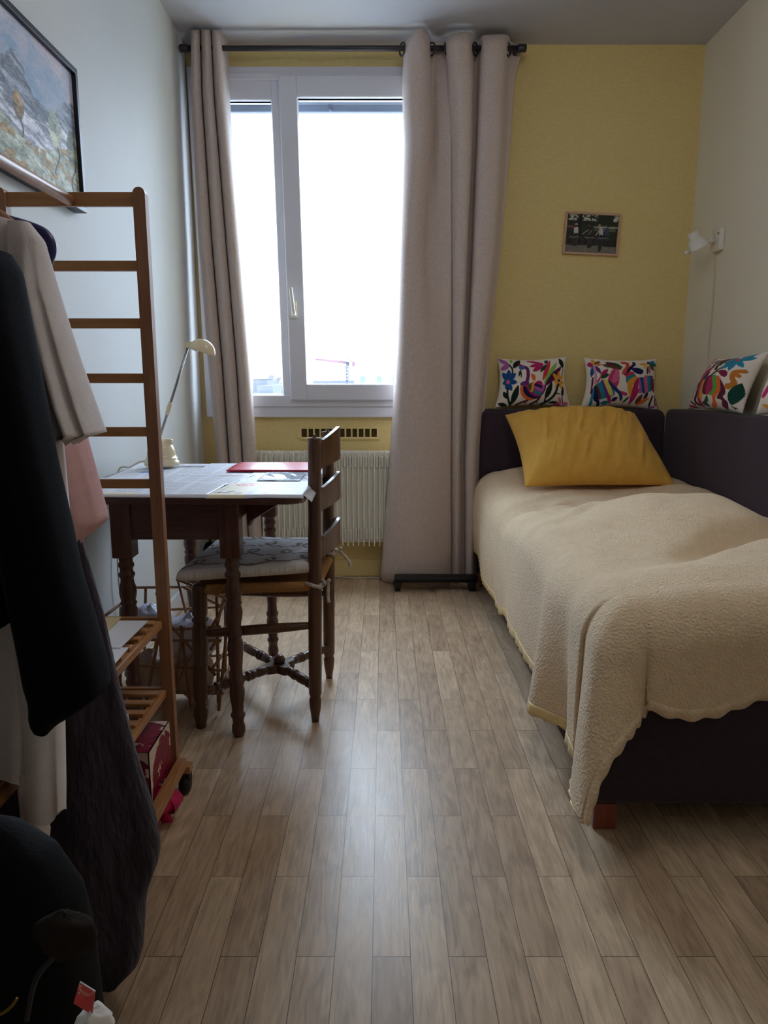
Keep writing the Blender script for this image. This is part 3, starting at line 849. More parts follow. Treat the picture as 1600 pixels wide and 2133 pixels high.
C1 = [
 ('leaf', 200, 135, 400, 265, 42, LIL), ('leaf', 215, 345, 400, 270, 48, LIL), ('blob', [(410, 155), (465, 155), (430, 235)], LIM),
 ('line', [(395, 265), (440, 350), (435, 440)], 16, BLK), ('leaf', 455, 330, 600, 150, 52, BLK),
 ('leaf', 345, 560, 245, 400, 52, BLU), ('leaf', 350, 560, 375, 355, 52, BLU), ('leaf', 350, 560, 500, 420, 52, BLU), ('leaf', 350, 575, 530, 590, 46, BLU), ('leaf', 345, 590, 430, 740, 46, BLU), ('leaf', 345, 580, 240, 600, 46, BLU), ('leaf', 345, 590, 310, 710, 40, BLU), ('dot', 348, 575, 80, BLU), ('dot', 350, 578, 38, PNK),
 ('line', [(345, 700), (360, 840), (430, 1010)], 20, BLK), ('leaf', 265, 745, 350, 880, 36, BLK), ('leaf', 440, 1000, 545, 640, 58, BLK), ('leaf', 200, 955, 375, 1010, 34, BLK),
 ('line', [(640, 300), (710, 340), (725, 450), (705, 560), (680, 640)], 30, (104, 34, 100)), ('blob', [(590, 600), (700, 560), (740, 600), (700, 680), (590, 650)], PUR),
 ('dot', 615, 315, 54, (70, 96, 160)), ('poly', [(545, 280), (590, 235), (625, 262), (580, 300)], MAG), ('leaf', 590, 360, 550, 495, 17, BLK), ('leaf', 592, 360, 602, 520, 15, BLK),
 ('blob', [(585, 660), (690, 650), (1020, 640), (1000, 780), (900, 870), (760, 920), (660, 880), (590, 790)], ORG),
 ('blob', [(635, 660), (720, 660), (1020, 640), (990, 790), (880, 885), (720, 850), (640, 760)], NAV), ('blob', [(690, 660), (800, 640), (1015, 640), (960, 800), (880, 850), (760, 790)], MAG),
 ('blob', [(800, 720), (950, 770), (940, 820), (850, 800)], TEA), ('blob', [(830, 660), (1010, 650), (970, 760), (840, 700)], LIL), ('blob', [(850, 590), (930, 560), (980, 620), (860, 640)], MAG), ('line', [(850, 630), (950, 670)], 22, NAV), ('blob', [(720, 640), (790, 600), (770, 720), (725, 710)], OLV), ('line', [(812, 590), (800, 690), (780, 745)], 20, YEL), ('blob', [(780, 440), (850, 470), (850, 560), (790, 530)], ORG),
 ('leaf', 980, 560, 1150, 165, 42, RED), ('leaf', 1000, 620, 1280, 210, 44, LIM), ('leaf', 1010, 660, 1380, 285, 56, (84, 22, 74)),
 ('leaf', 705, 170, 1020, 245, 30, MAG), ('leaf', 750, 300, 1020, 250, 40, MAG), ('leaf', 805, 400, 1010, 265, 44, MAG), ('leaf', 1040, 240, 1100, 160, 36, GRN), ('leaf', 940, 415, 1075, 250, 30, GRN),
 ('leaf', 1325, 135, 1415, 320, 44, BLK), ('line', [(1415, 310), (1405, 380), (1370, 470)], 8, BLK),
 ] + [('leaf', 1305 + 20 * math.cos(a), 545 + 20 * math.sin(a), 1305 + 165 * math.cos(a) * (.75 if abs(math.cos(a)) > .8 else 1.05), 545 + 165 * math.sin(a), 34, YEL) for a in np.linspace(.3, .3 + 2 * PI, 8)[:-1]] + [
 ('dot', 1305, 545, 26, NAV), ('line', [(1290, 620), (1190, 810), (1090, 910), (960, 1000)], 22, BLK), ('leaf', 1025, 890, 1155, 580, 50, BLK), ('line', [(1030, 870), (1020, 960)], 14, BLK), ('line', [(1200, 810), (1260, 770), (1310, 790)], 9, BLK),
 ('leaf', 1350, 830, 1395, 640, 30, BLK), ('line', [(1350, 820), (1350, 920)], 10, BLK), ('leaf', 1080, 950, 1290, 930, 22, BLK), ('leaf', 1320, 945, 1285, 825, 26, PNK), ('leaf', 1330, 950, 1180, 990, 36, PNK), ('leaf', 1330, 950, 1470, 930, 30, PNK),
 ('line', [(720, 925), (620, 960), (540, 1000)], 20, (92, 40, 40)), ('line', [(930, 860), (880, 930), (780, 1000)], 20, (92, 40, 40)), ('line', [(680, 940), (690, 980)], 12, (92, 40, 40)), ('line', [(880, 930), (900, 965)], 12, (92, 40, 40)),
]
C2 = [
 ('leaf', 280, 250, 175, 245, 44, MAG), ('leaf', 285, 250, 295, 135, 32, YEL), ('leaf', 290, 245, 415, 185, 26, OLV), ('leaf', 295, 250, 440, 250, 20, ORG), ('leaf', 285, 260, 205, 460, 36, BLU), ('leaf', 300, 265, 385, 415, 34, PUR),
 ('line', [(285, 300), (290, 420), (275, 570)], 22, (200, 150, 170)), ('leaf', 430, 260, 600, 290, 36, OLV), ('leaf', 490, 200, 740, 350, 60, MAR), ('leaf', 600, 205, 760, 320, 32, GRN), ('leaf', 520, 270, 740, 350, 40, BRN),
 ('leaf', 365, 480, 515, 335, 40, MAG), ('leaf', 370, 490, 525, 430, 34, GRN), ('line', [(370, 480), (310, 550)], 14, MAG),
 ('blob', [(590, 350), (690, 360), (680, 560), (640, 690), (800, 760), (795, 810), (720, 790), (600, 660), (490, 540)], (196, 60, 110)), ('blob', [(630, 370), (690, 370), (670, 540), (560, 560)], PNK),
 ('blob', [(240, 640), (420, 530), (540, 590), (600, 780), (480, 830), (300, 840)], TEA), ('blob', [(245, 640), (310, 600), (380, 820), (270, 830)], BRN), ('blob', [(240, 640), (290, 640), (330, 830), (250, 830)], NAV), ('blob', [(380, 545), (420, 540), (500, 800), (460, 810)], PUR), ('blob', [(415, 530), (490, 540), (570, 760), (520, 790)], LYL), ('blob', [(490, 540), (560, 580), (720, 780), (720, 900), (690, 890), (660, 780), (560, 680)], (40, 60, 110)),
 ('blob', [(470, 790), (530, 800), (545, 930), (500, 920)], MAG), ('line', [(235, 680), (225, 800), (215, 920)], 26, TEA), ('line', [(235, 480), (215, 600), (205, 720)], 18, MAR), ('line', [(280, 840), (330, 880), (345, 950)], 26, NAV), ('leaf', 370, 920, 520, 910, 36, TEA), ('leaf', 550, 900, 650, 830, 36, NAV), ('leaf', 730, 950, 855, 820, 20, GRN),
 ('line', [(780, 205), (850, 230), (840, 310), (790, 370)], 32, (196, 70, 56)), ('line', [(965, 215), (970, 250), (900, 320), (790, 440)], 26, NAV), ('blob', [(760, 360), (830, 340), (800, 420), (730, 445)], (206, 84, 66)),
 ('blob', [(800, 440), (910, 390), (950, 470), (810, 520)], RED), ('blob', [(800, 500), (920, 440), (960, 480), (850, 590), (800, 590)], TEA), ('blob', [(810, 590), (980, 470), (960, 580), (900, 640), (930, 720), (860, 840)], YEL), ('blob', [(920, 620), (1020, 500), (1000, 660), (990, 780), (900, 930), (840, 960)], MAG),
 ('poly', [(1020, 500), (1060, 500), (1070, 640), (1060, 780), (1000, 780)], LIL), ('blob', [(1040, 505), (1110, 510), (1130, 620), (1130, 770), (1070, 770), (1060, 640)], BLU), ('blob', [(1110, 500), (1180, 480), (1190, 640), (1190, 770), (1130, 770)], PNK), ('poly', [(1180, 465), (1260, 460), (1260, 740), (1190, 760)], TEA), ('poly', [(1260, 460), (1320, 470), (1340, 600), (1300, 720), (1250, 740)], PUR), ('blob', [(1290, 560), (1350, 520), (1330, 640), (1280, 700)], (60, 62, 50)), ('line', [(1345, 600), (1320, 740)], 22, (160, 50, 50)),
 ('blob', [(905, 345), (1000, 320), (1115, 370), (1080, 440), (980, 430)], NAV), ('leaf', 1215, 250, 1130, 330, 40, LYL), ('leaf', 1210, 245, 1050, 250, 24, YEL), ('leaf', 1235, 240, 1360, 190, 34, TEA), ('leaf', 1240, 250, 1415, 270, 40, (30, 100, 100)), ('leaf', 1250, 265, 1355, 370, 34, OLV), ('leaf', 1230, 270, 1245, 435, 34, PNK), ('leaf', 1205, 300, 1190, 450, 22, GRN), ('dot', 1230, 220, 28, NAV),
 ('leaf', 945, 970, 1080, 790, 40, BRN), ('leaf', 1090, 880, 1190, 760, 30, NAV), ('leaf', 960, 990, 1210, 850, 34, ORG), ('line', [(1280, 830), (1230, 920), (1200, 1000)], 18, BLK), ('line', [(1330, 820), (1325, 900), (1320, 990)], 14, MAR), ('leaf', 1180, 1040, 1330, 1010, 22, LIL), ('line', [(1355, 850), (1365, 1000), (1380, 1060)], 10, BLK),
]
C3 = [
 ('line', [(650, 250), (590, 360), (520, 520), (450, 650), (370, 800), (320, 950), (280, 1060)], 46, MAR), ('line', [(690, 235), (620, 330)], 34, ORG), ('line', [(610, 370), (560, 430)], 38, NAV), ('line', [(540, 500), (570, 520)], 40, OLV), ('line', [(480, 600), (560, 600), (660, 530)], 36, RED), ('line', [(450, 660), (480, 690)], 36, GRN), ('line', [(370, 840), (390, 810)], 30, NAV), ('line', [(340, 900), (330, 950)], 26, ORG), ('line', [(320, 1010), (400, 1010), (490, 1080)], 22, MAR), ('line', [(300, 1080), (460, 1130)], 22, MAG),
 ('leaf', 655, 350, 900, 215, 26, (84, 100, 150)), ('line', [(1010, 210), (880, 300), (840, 400), (720, 480)], 30, (110, 24, 56)), ('line', [(750, 360), (650, 450), (590, 540)], 22, (50, 56, 36)), ('blob', [(690, 490), (840, 380), (840, 480), (760, 560), (650, 680), (640, 620)], (178, 50, 90)), ('line', [(820, 500), (720, 640), (630, 700)], 26, NAV),
 ('line', [(635, 690), (620, 850), (545, 1000), (560, 1080), (620, 1100)], 26, (30, 30, 50)), ('line', [(690, 680), (665, 850), (620, 1060), (610, 1090)], 32, MAG), ('line', [(760, 650), (730, 800), (680, 940)], 34, YEL),
 ('blob', [(800, 580), (930, 550), (920, 750), (860, 860), (740, 860)], MAR), ('blob', [(860, 570), (930, 560), (930, 780), (870, 860), (800, 860)], MAG), ('blob', [(920, 545), (990, 550), (985, 760), (890, 890), (850, 860), (930, 760)], (90, 176, 66)), ('blob', [(990, 550), (1060, 590), (1050, 760), (930, 930), (890, 1050), (800, 1130), (760, 1110), (860, 1000), (900, 880), (985, 760)], ORG), ('blob', [(1050, 600), (1100, 720), (1090, 830), (1040, 900), (1060, 1000), (980, 1130), (945, 1080), (1000, 960), (950, 930), (1040, 770)], (88, 22, 58)),
 ('leaf', 400, 990, 620, 630, 44, GRN), ('line', [(405, 980), (470, 930), (500, 980)], 8, RED), ('blob', [(810, 890), (800, 980), (750, 1040), (740, 1110), (670, 1100), (660, 1040), (720, 1000)], (24, 90, 64)),
 ('line', [(1010, 260), (950, 340), (945, 420)], 28, (70, 62, 40)), ('line', [(1150, 180), (1050, 230), (990, 330)], 24, (70, 62, 40)), ('line', [(1150, 290), (1040, 390), (890, 540)], 13, BLK), ('line', [(910, 510), (960, 465), (1020, 470)], 10, MAR), ('blob', [(1010, 460), (1080, 430), (1150, 470), (1130, 550), (1060, 540)], (128, 22, 60)),
 ] + [('leaf', 1240, 232, x, y, 44, (30, 132, 168)) for x, y in ((1480, 100), (1475, 205), (1345, 375), (1155, 445), (1030, 420), (1035, 300), (1150, 200))] + [('dot', 1245, 232, 30, (206, 66, 84)),
 ('line', [(1350, 440), (1240, 470), (1210, 570), (1220, 640), (1130, 730)], 34, (190, 120, 46)), ('dot', 1280, 520, 34, (190, 120, 46)), ('dot', 1150, 700, 44, (190, 120, 46)), ('leaf', 1080, 1030, 1295, 640, 64, (16, 70, 60)), ('poly', [(1060, 1035), (1130, 1070), (1090, 1100)], GRN),
]
C4 = [('line', [(60, 60), (40, 400), (60, 900)], 70, MAR), ('dot', 60, 120, 80, RED), ('dot', 50, 300, 70, NAV), ('dot', 60, 450, 60, LIM), ('dot', 50, 600, 60, PNK), ('dot', 60, 750, 60, BLU), ('dot', 60, 900, 70, RED), ('line', [(700, 420), (400, 480), (220, 800)], 60, (196, 20, 110)), ('leaf', 200, 1000, 600, 1180, 60, YEL), ('leaf', 500, 900, 800, 1100, 90, (60, 160, 90)), ('leaf', 300, 200, 700, 330, 60, TEA), ('leaf', 500, 100, 900, 80, 50, GRN), ('leaf', 600, 700, 950, 620, 80, PUR), ('dot', 900, 900, 80, ORG)]
LY = 3.515
t1 = pillow('embroidered_cushion', [(.548, 3.548, 1.100), (.886, 3.548, 1.108), (.905, 3.505, .867), (.538, 3.505, .864)], .055, .03, M_EMBR, n=170, mm=120, colfn=embro([(190, 120), (1480, 105), (1500, 985), (170, 1025)], C1))
tag(t1, 'white cushion embroidered with a striped bird, on the headboard nearest the curtain', 'cushion', 'embroidered cushions along the bed')
t2 = pillow('embroidered_cushion', [(.969, 3.548, 1.104), (1.324, 3.548, 1.098), (1.335, 3.505, .848), (.955, 3.505, .866)], .055, .03, M_EMBR, n=170, mm=120, colfn=embro([(165, 115), (1400, 140), (1385, 1080), (75, 940)], C2), seed=2)
tag(t2, 'white cushion embroidered with two striped deer, in the corner end of the headboard', 'cushion', 'embroidered cushions along the bed')
t3 = pillow('embroidered_cushion', [(1.432, 3.165, 1.085), (1.432, 2.72, 1.100), (1.392, 2.80, .866), (1.392, 3.312, .864)], .062, .025, M_EMBR, n=170, mm=120, colfn=embro([(640, 225), (1580, 85), (1140, 1140), (265, 1160)], C3), seed=4, solidn=(-1, 0, .15))
tag(t3, 'white cushion with a blue flower and striped animal, under the wall lamp', 'cushion', 'embroidered cushions along the bed')
t4 = pillow('embroidered_cushion', [(1.435, 2.66, 1.06), (1.435, 2.24, 1.09), (1.392, 2.27, .866), (1.392, 2.70, .866)], .062, .025, M_EMBR, n=120, mm=90, colfn=embro([(0, 0), (1000, 0), (1000, 1200), (0, 1200)], C4), seed=5, solidn=(-1, 0, .15))
tag(t4, 'white embroidered cushion with a pink band, cut off by the right edge of the photo', 'cushion', 'embroidered cushions along the bed')

# ------------------------------------------------------------------ bed
BX0, BX1, BYF, BYB = 0.467, 1.345, 1.447, 3.468
bed = thing('corner_bed', (.9, 2.45, 0), 'dark purple upholstered corner bed with headboard and side panel', 'bed')
MB().box((BX0, BYF, .06), (BX1, BYB, .34), bev=.018).build('bed_base', M_PURPLE, bed)
MB().box((BX0 + .01, BYF + .02, .335), (BX1 - .004, BYB - .004, .455), bev=.04).build('mattress', M_WHITEF, bed)
def rounded_panel(pl, r, lo, hi, z0, z1, fixed, thick):
    pts = [(lo, z0), (hi, z0)]
    for cx, a0 in ((hi - r, 0), (lo + r, PI / 2)):
        for a in np.linspace(a0, a0 + PI / 2, 9):
            pts.append((cx + r * math.cos(a), z1 - r + r * math.sin(a)))
    return [((p[0], fixed, p[1]) if pl == 'XZ' else (fixed, p[0], p[1])) for p in pts]
o = MB().prism(rounded_panel('XZ', .045, BX0, 1.36, .04, .858, 3.472, 0), (0, .112, 0)).build('headboard', M_PURPLE, bed)
bv = o.modifiers.new('soft', 'BEVEL'); bv.width = .018; bv.segments = 3; bv.limit_method = 'ANGLE'
o = MB().prism(rounded_panel('YZ', .045, BYF, 3.468, .04, .862, 1.349, 0), (.112, 0, 0)).build('side_panel', M_PURPLE, bed)
bv = o.modifiers.new('soft', 'BEVEL'); bv.width = .018; bv.segments = 3; bv.limit_method = 'ANGLE'
for x, y in ((.468, 1.45), (1.30, 1.45), (.468, 3.38), (1.30, 3.38)):
    MB().box((x, y, 0), (x + .052, y + .052, .062), bev=.003).build('foot_block', M_BEDBLOCK, bed)

# blanket: fleece over a lumpy duvet, draped over the left side and the foot end
def ztop(x, y):
    z = .520 + .0 * x
    yb = 2.56 - .10 * math.cos((x - 1.0) * 4)
    z += .105 * math.exp(-(max(0, .88 - x) / .22) ** 2 - (max(0, x - 1.06) / .16) ** 2) * (1 / (1 + math.exp((y - yb) / .045))) * math.exp(-(max(0, 2.30 - y) / .36) ** 2)
    z += .045 * math.exp(-((x - 1.18) / .18) ** 2 - ((y - 1.80) / .14) ** 2)
    z += .035 * math.exp(-((x - .80) / .30) ** 2 - ((y - 1.62) / .13) ** 2)
    z += .030 * math.exp(-((x - 1.25) / .14) ** 2 - ((y - 2.95) / .25) ** 2)
    z += .060 * math.exp(-((x - .92) / .42) ** 4 - ((y - 3.40) / .24) ** 2)
    z += .020 * math.exp(-((x - .62) / .12) ** 2 - ((y - 3.34) / .12) ** 2)
    d = (y - 1.90) - .45 * (x - .9) + .03 * math.sin(x * 11)
    z -= .048 * math.exp(-(d / .05) ** 2) * (1 / (1 + math.exp(-(x - .8) / .05)))
    d2 = (y - 2.62) + .25 * (x - .75)
    z -= .026 * math.exp(-(d2 / .07) ** 2)
    for k in range(4):
        d3 = (y - 2.35 - .16 * k) - .9 * (x - .62)
        z += (.014 * math.exp(-(d3 / .028) ** 2)) * math.exp(-((x - .66) / .10) ** 2)
    z += (float(fbm(x * 5, y * 5, 3)) - .5) * .028
    return z
RR = .105
def edge(d):
    if d <= 0: return d, 0.0
    L_ = PI * RR / 2
    if d < L_:
        a = d / RR
        return RR * math.sin(a), RR * (1 - math.cos(a))
    return RR + .02 * (d - L_), RR + (d - L_)
XT, YT = .455 + RR, 1.43 + RR          # where the top starts to round over
def cloth(a, b):
    """a: distance past XT towards -X ; b: distance past YT towards -Y (negative = on top)"""
    if a <= 0 and b <= 0:
        x, y = XT - a, YT - b
        return Vector((x, y, ztop(x, y)))
    if b <= 0:
        y = YT - b
        o_, dr = edge(a)
        side = max(0.0, dr) / .45
        o_ += side * (.085 * math.exp(-((y - 1.86) / .085) ** 2) - .03 * math.exp(-((y - 1.70) / .05) ** 2) + .012 * math.sin(y * 9.0) + .012 * (float(fbm(y * 9, dr * 3, 3)) - .5))
        o_ += .022 * math.sin(PI * min(1, side)) * (.6 + .4 * math.sin(y * 2.2 + .5))
        return Vector((XT - o_, y - .10 * side * max(0, 1 - abs(y - 1.9) / .5), ztop(XT, y) - dr))
    if a <= 0:
        x = XT - a
        o_, dr = edge(b)
        side = max(0.0, dr) / .3
        o_ += side * (.018 * math.sin(x * 13) * math.exp(-max(0, x - .7) / .25) + .02 * (float(fbm(x * 7, dr * 3 + 4, 3)) - .5))
        return Vector((x, YT - o_, ztop(x, YT) - dr))
    rho = math.hypot(a, b); phi = math.atan2(b, a)
    rho = .45 + .12 * (rho - .45) if rho > .45 else rho
    o_, dr = edge(rho)
    s = phi / (PI / 2)
    win_ = (math.sin(PI * min(max(s, 0), 1))) ** .5
    petal = .38 * math.exp(-((s - .46) / .32) ** 2) - .05 * math.exp(-((s - .10) / .08) ** 2) + .02 * math.sin(s * 18)
    o_ += max(0, dr) * petal * win_
    th = phi + .35 * math.sin(PI * s) * min(1, dr / .4)
    return Vector((XT - o_ * math.cos(th), YT - o_ * math.sin(th), ztop(XT, YT) - dr * 1.08))
A0 = -(1.342 - XT); B0 = -(3.462 - YT)
HL, HF = .43, .25
def hemwave(a):   # the foot hem is uneven and hangs lower by the corner
    return .010 * math.sin(a * 19) + .03 * (float(fbm(a * 6 + 9, .5, 2)) - .5) + .055 * math.exp(-((a + .10) / .09) ** 2)
na, nb = 120, 200
av = np.concatenate([np.linspace(A0, 0, 62)[:-1], np.linspace(0, HL, na - 61)])
bv_ = np.concatenate([np.linspace(B0, 0, 130)[:-1], np.linspace(0, HF, nb - 129)])
P = [[cloth(a, b + hemwave(a) * (max(0, b) / HF)) for a in av] for b in bv_]
blanket = thing('fleece_blanket', (.9, 2.4, .52), 'cream fleece blanket draped over the bed down to the floor at the corner', 'blanket')
o = MB().grid(P).build('fleece', M_FLEECE, blanket, solid=.007, fix=False, offset=0)
# satin trim along the side hem and the foot hem
T = []
for k, w_ in enumerate((0, .008, .018, .027)):
    row = []
    for b in np.concatenate([np.linspace(B0, 0, 200)[:-1], np.linspace(0, HF, 50)]):
        p = cloth(HL - .003 + w_, b)
        row.append(p + Vector((-.004 - .004 * math.sin(b * 120) * (k / 3), 0, 0.003 * math.sin(b * 120 + 1) * (k / 3))))
    T.append(row)
MB().grid(T).build('satin_edge', M_SATIN, blanket, solid=.002, fix=False, offset=0)
T = []
for k, w_ in enumerate((0, .010, .024)):
    row = []
    for a in np.concatenate([np.linspace(A0, 0, 120)[:-1], np.linspace(0, HL, 60)]):
        bb = HF - .002 + w_ + hemwave(a)
        p = cloth(a, bb)
        row.append(p + Vector((0, -.003 - .003 * math.sin(a * 110) * k / 2, .003 * math.sin(a * 110 + 2) * k / 2)))
    T.append(row)
MB().grid(T).build('hem_binding', M_FLEECE, blanket, solid=.003, fix=False, offset=0)

pil = pillow('bed_pillow', [at(1052, 864, Y=3.40), at(1322, 860, Y=3.43), (1.245, 3.02, .552), (.595, 2.99, .552)], .14, .05, M_MUSTARD, n=120, mm=100, pw=3.0, pull=.03, wrinkle=.022, seed=3)
tag(pil, 'large mustard yellow pillow propped against the headboard on the blanket', 'pillow')
tp = pillow('spare_pillow', [(.80, 3.455, .77), (1.245, 3.455, .755), (1.265, 3.36, .60), (.80, 3.36, .60)], .02, .012, M_TEAL, n=24, mm=20, pull=.04)
tag(tp, 'dull teal pillow mostly hidden behind the mustard one', 'pillow')

# ------------------------------------------------------------------ framed photo, wall lamp, painting
def raster_panel(name, o0, du, dv, n, mm, colfn, m, parent, thick, nrm):
    """flat printed panel with real thickness; o0 top left corner"""
    o0, du, dv, nrm = Vector(o0), Vector(du), Vector(dv), Vector(nrm)
    uu, vv = np.meshgrid(np.linspace(0, 1, n + 1), np.linspace(0, 1, mm + 1))
    col = colfn(uu, vv).reshape(-1, 3)
    pts = [o0 + du * u + dv * v for u, v in zip(uu.ravel(), vv.ravel())]
    b = MB()
    N1 = len(pts)
    fs = [(j * (n + 1) + i, j * (n + 1) + i + 1, (j + 1) * (n + 1) + i + 1, (j + 1) * (n + 1) + i) for j in range(mm) for i in range(n)]
    b.add(pts, fs, smooth=False)
    c = [o0, o0 + du, o0 + du + dv, o0 + dv]
    bk = [p - nrm * thick for p in c]
    b.add(c + bk, [(4, 7, 6, 5), (0, 4, 5, 1), (1, 5, 6, 2), (2, 6, 7, 3), (3, 7, 4, 0)], smooth=False)
    cols = np.vstack([col, np.full((8, 3), .6)])
    return b.build(name, m, parent, colors=cols)

def photo_cols(u, v):
    X = u * 1200; Y = v * 860
    n1 = fbm(u * 9, v * 9, 4); n2 = fbm(u * 30 + 3, v * 30, 3)
    c = np.empty(u.shape + (3,)); c[...] = lin(40, 46, 34)
    c = c * (0.5 + n1[..., None])
    sky = (v < .16) & (n2 > .47) & (((u > .03) & (u < .6)) | (u > .9)); c[sky] = lin(205, 205, 190)
    g = (v > .27) & (v < .42) & (u > .5) & (n1 > .4); c[g] = lin(92, 104, 70)
    c[(np.abs(v - .315) < .012) & (u > .5)] = lin(196, 192, 178)
    c[(np.abs(v - .33) < .03) & (u < .16)] = lin(110, 90, 84); c[(np.abs(v - .34) < .025) & (u > .09) & (u < .17)] = lin(140, 56, 62)
    pv = v > .80 + .02 * np.sin(u * 9); c[pv] = (np.array(lin(128, 122, 112)) * (0.7 + .5 * n2[pv][:, None]))
    mid = (v > .62) & (v <= .80) ; c[mid] = np.array(lin(36, 36, 32)) * (0.5 + n2[mid][:, None])
    fig = [('line', [(320, 0), (310, 350), (300, 640)], 40, (26, 24, 26)),
     # first cyclist, white top
     ('dot', 225, 235, 32, (196, 180, 160)), ('dot', 222, 270, 34, (52, 38, 34)), ('blob', [(185, 310), (270, 290), (285, 400), (265, 450), (200, 455), (185, 380)], (206, 204, 200)), ('blob', [(190, 450), (290, 445), (300, 640), (250, 720), (215, 700)], (58, 42, 44)),
     # second, dark
     ('dot', 525, 245, 26, (86, 76, 66)), ('blob', [(520, 280), (600, 230), (650, 340), (620, 460), (520, 430)], (46, 42, 40)), ('line', [(520, 340), (450, 390), (400, 430)], 10, (166, 150, 134)), ('line', [(600, 350), (560, 410), (520, 440)], 10, (150, 132, 116)), ('blob', [(520, 450), (650, 440), (660, 640), (600, 740), (520, 720)], (42, 42, 44)),
     # third, pale shirt
     ('dot', 770, 230, 30, (176, 138, 122)), ('blob', [(770, 280), (830, 270), (870, 380), (860, 460), (790, 465)], (186, 192, 200)), ('line', [(790, 320), (740, 400), (700, 450)], 12, (190, 160, 140)), ('blob', [(790, 465), (870, 460), (880, 640), (840, 800), (790, 790)], (44, 44, 54)),
     # fourth, blue shirt
     ('dot', 925, 240, 26, (110, 98, 92)), ('blob', [(910, 300), (980, 270), (1010, 380), (990, 460), (920, 450)], (60, 76, 116)), ('blob', [(920, 460), (1000, 450), (1000, 580), (930, 580)], (46, 46, 56)),
    ]
    for cx in (110, 330, 480, 690, 790, 1010):
        ring = [(cx + 78 * math.cos(a), 610 + 78 * math.sin(a)) for a in np.linspace(0, 2 * PI, 17)]
        fig.append(('line', ring, 5, (84, 82, 80)))
    for (x0, x1) in ((90, 300), (460, 660), (760, 980)):
        fig.append(('line', [(x0, 505), ((x0 + x1) / 2, 520), (x1, 500)], 8, (150, 146, 138)))
    base = paint(X, Y, (0, 0, 0), [])
    m_ = paint(X, Y, (-1, -1, -1), fig)
    k = m_[..., 0] >= 0
    c[k] = m_[k]
    return np.clip(c * .9, 0, 1)
pc = at(1233, 487, Y=3.575)
ang = math.radians(2.7)
du = Vector((math.cos(ang), 0, -math.sin(ang))); dv = Vector((-math.sin(ang), 0, -math.cos(ang)))
pw_, ph_ = .262, .190
c0 = Vector((pc.x, 3.5885, pc.z)) - du * pw_ / 2 - dv * ph_ / 2
t = thing('framed_photo', c0 + dv * ph_ + du * pw_ / 2, 'small tilted framed photo of four cyclists on the yellow wall', 'picture')
m = MB()
def pbar(a, b, w, d0, d1):
    p = [c0 + du * a[0] + dv * a[1], c0 + du * b[0] + dv * a[1], c0 + du * b[0] + dv * b[1], c0 + du * a[0] + dv * b[1]]
    m.prism([q + Vector((0, -d1, 0)) for q in p], (0, d1 - d0, 0))
fw_ = .009
pbar((0, 0), (pw_, fw_), 0, 0, .016); pbar((0, ph_ - fw_), (pw_, ph_), 0, 0, .016); pbar((0, fw_), (fw_, ph_ - fw_), 0, 0, .016); pbar((pw_ - fw_, fw_), (pw_, ph_ - fw_), 0, 0, .016)
m.build('picture_frame', M_PINKWOOD, t)
raster_panel('photo_print', c0 + du * fw_ + dv * fw_ + Vector((0, -.008, 0)), du * (pw_ - 2 * fw_), dv * (ph_ - 2 * fw_), 180, 130, photo_cols, M_PRINT, t, .004, (0, -1, 0))

# wall lamp on the right wall
pz = at(1503, 478, X=XR).z; pz2 = at(1500, 523, X=XR).z; py_ = at(1509, 480, X=XR).y; py2 = at(1491, 524, X=XR).y
lw = thing('wall_lamp', (XR, (py_ + py2) / 2, pz2), 'white swivel wall lamp with a trailing cord on the right wall', 'lamp')
ym = (py_ + py2) / 2
MB().box((XR - .022, ym - .047, pz2), (XR - .0005, ym + .047, pz + .004), bev=.004).build('wall_plate', M_WHITEP, lw)
MB().lathe((XR - .024, ym - .03, pz2 + .07), (XR - .020, ym - .03, pz2 + .07), [(0, .005), (1, .005)], 10).build('screw', M_CHROME, lw)
jz = (pz + pz2) / 2 - .002
j0 = Vector((XR - .02, ym, jz)); j1 = Vector((XR - .052, ym, jz + .002)); j2 = at(1474, 500, X=XR - .105)
j2 = Vector((XR - .11, ym - .005, jz - .004)); j3 = Vector((XR - .255, ym - .01, jz - .03))
MB().lathe(j0, j1, [(0, .011), (.9, .011), (1, .009)], 14).ring_tube([j1 + Vector((.01, 0, 0)), j2], .008, 10).build('arm', M_WHITEP, lw)
ax = Vector((-.47, 0, .88)).normalized()
hc = at(1455, 512, Y=ym)
hb = hc - ax * .004
MB().lathe(hb - ax * .010, hb + ax * .068, [(0, .041), (.05, .042), (.12, .041), (.56, .035), (.58, .023), (.97, .021), (1, .017)], 24).build('lamp_shade', M_WHITEP, lw)
side_ = Vector((-.88, 0, -.47)).normalized()
MB().ring_tube([j2, hb + side_ * -.040 + ax * .005], .008, 10).build('joint', M_WHITEP, lw)
MB().lathe(hb + side_ * .038 + ax * .002, hb + side_ * .066 + ax * .002, [(0, .006), (.5, .006), (.55, .009), (1, .008)], 10).build('knob', M_WHITEP, lw)
cpts = [(XR - .008, ym + .025, pz2 + .005)] + [tuple(at(px, py, X=XR - .006)) for px, py in ((1488, 560), (1485, 620), (1481, 670), (1477, 710), (1474, 760), (1472, 830))]
MB().ring_tube(catmull(cpts, 6), .0022, 6).build('cord', M_CORD, lw)

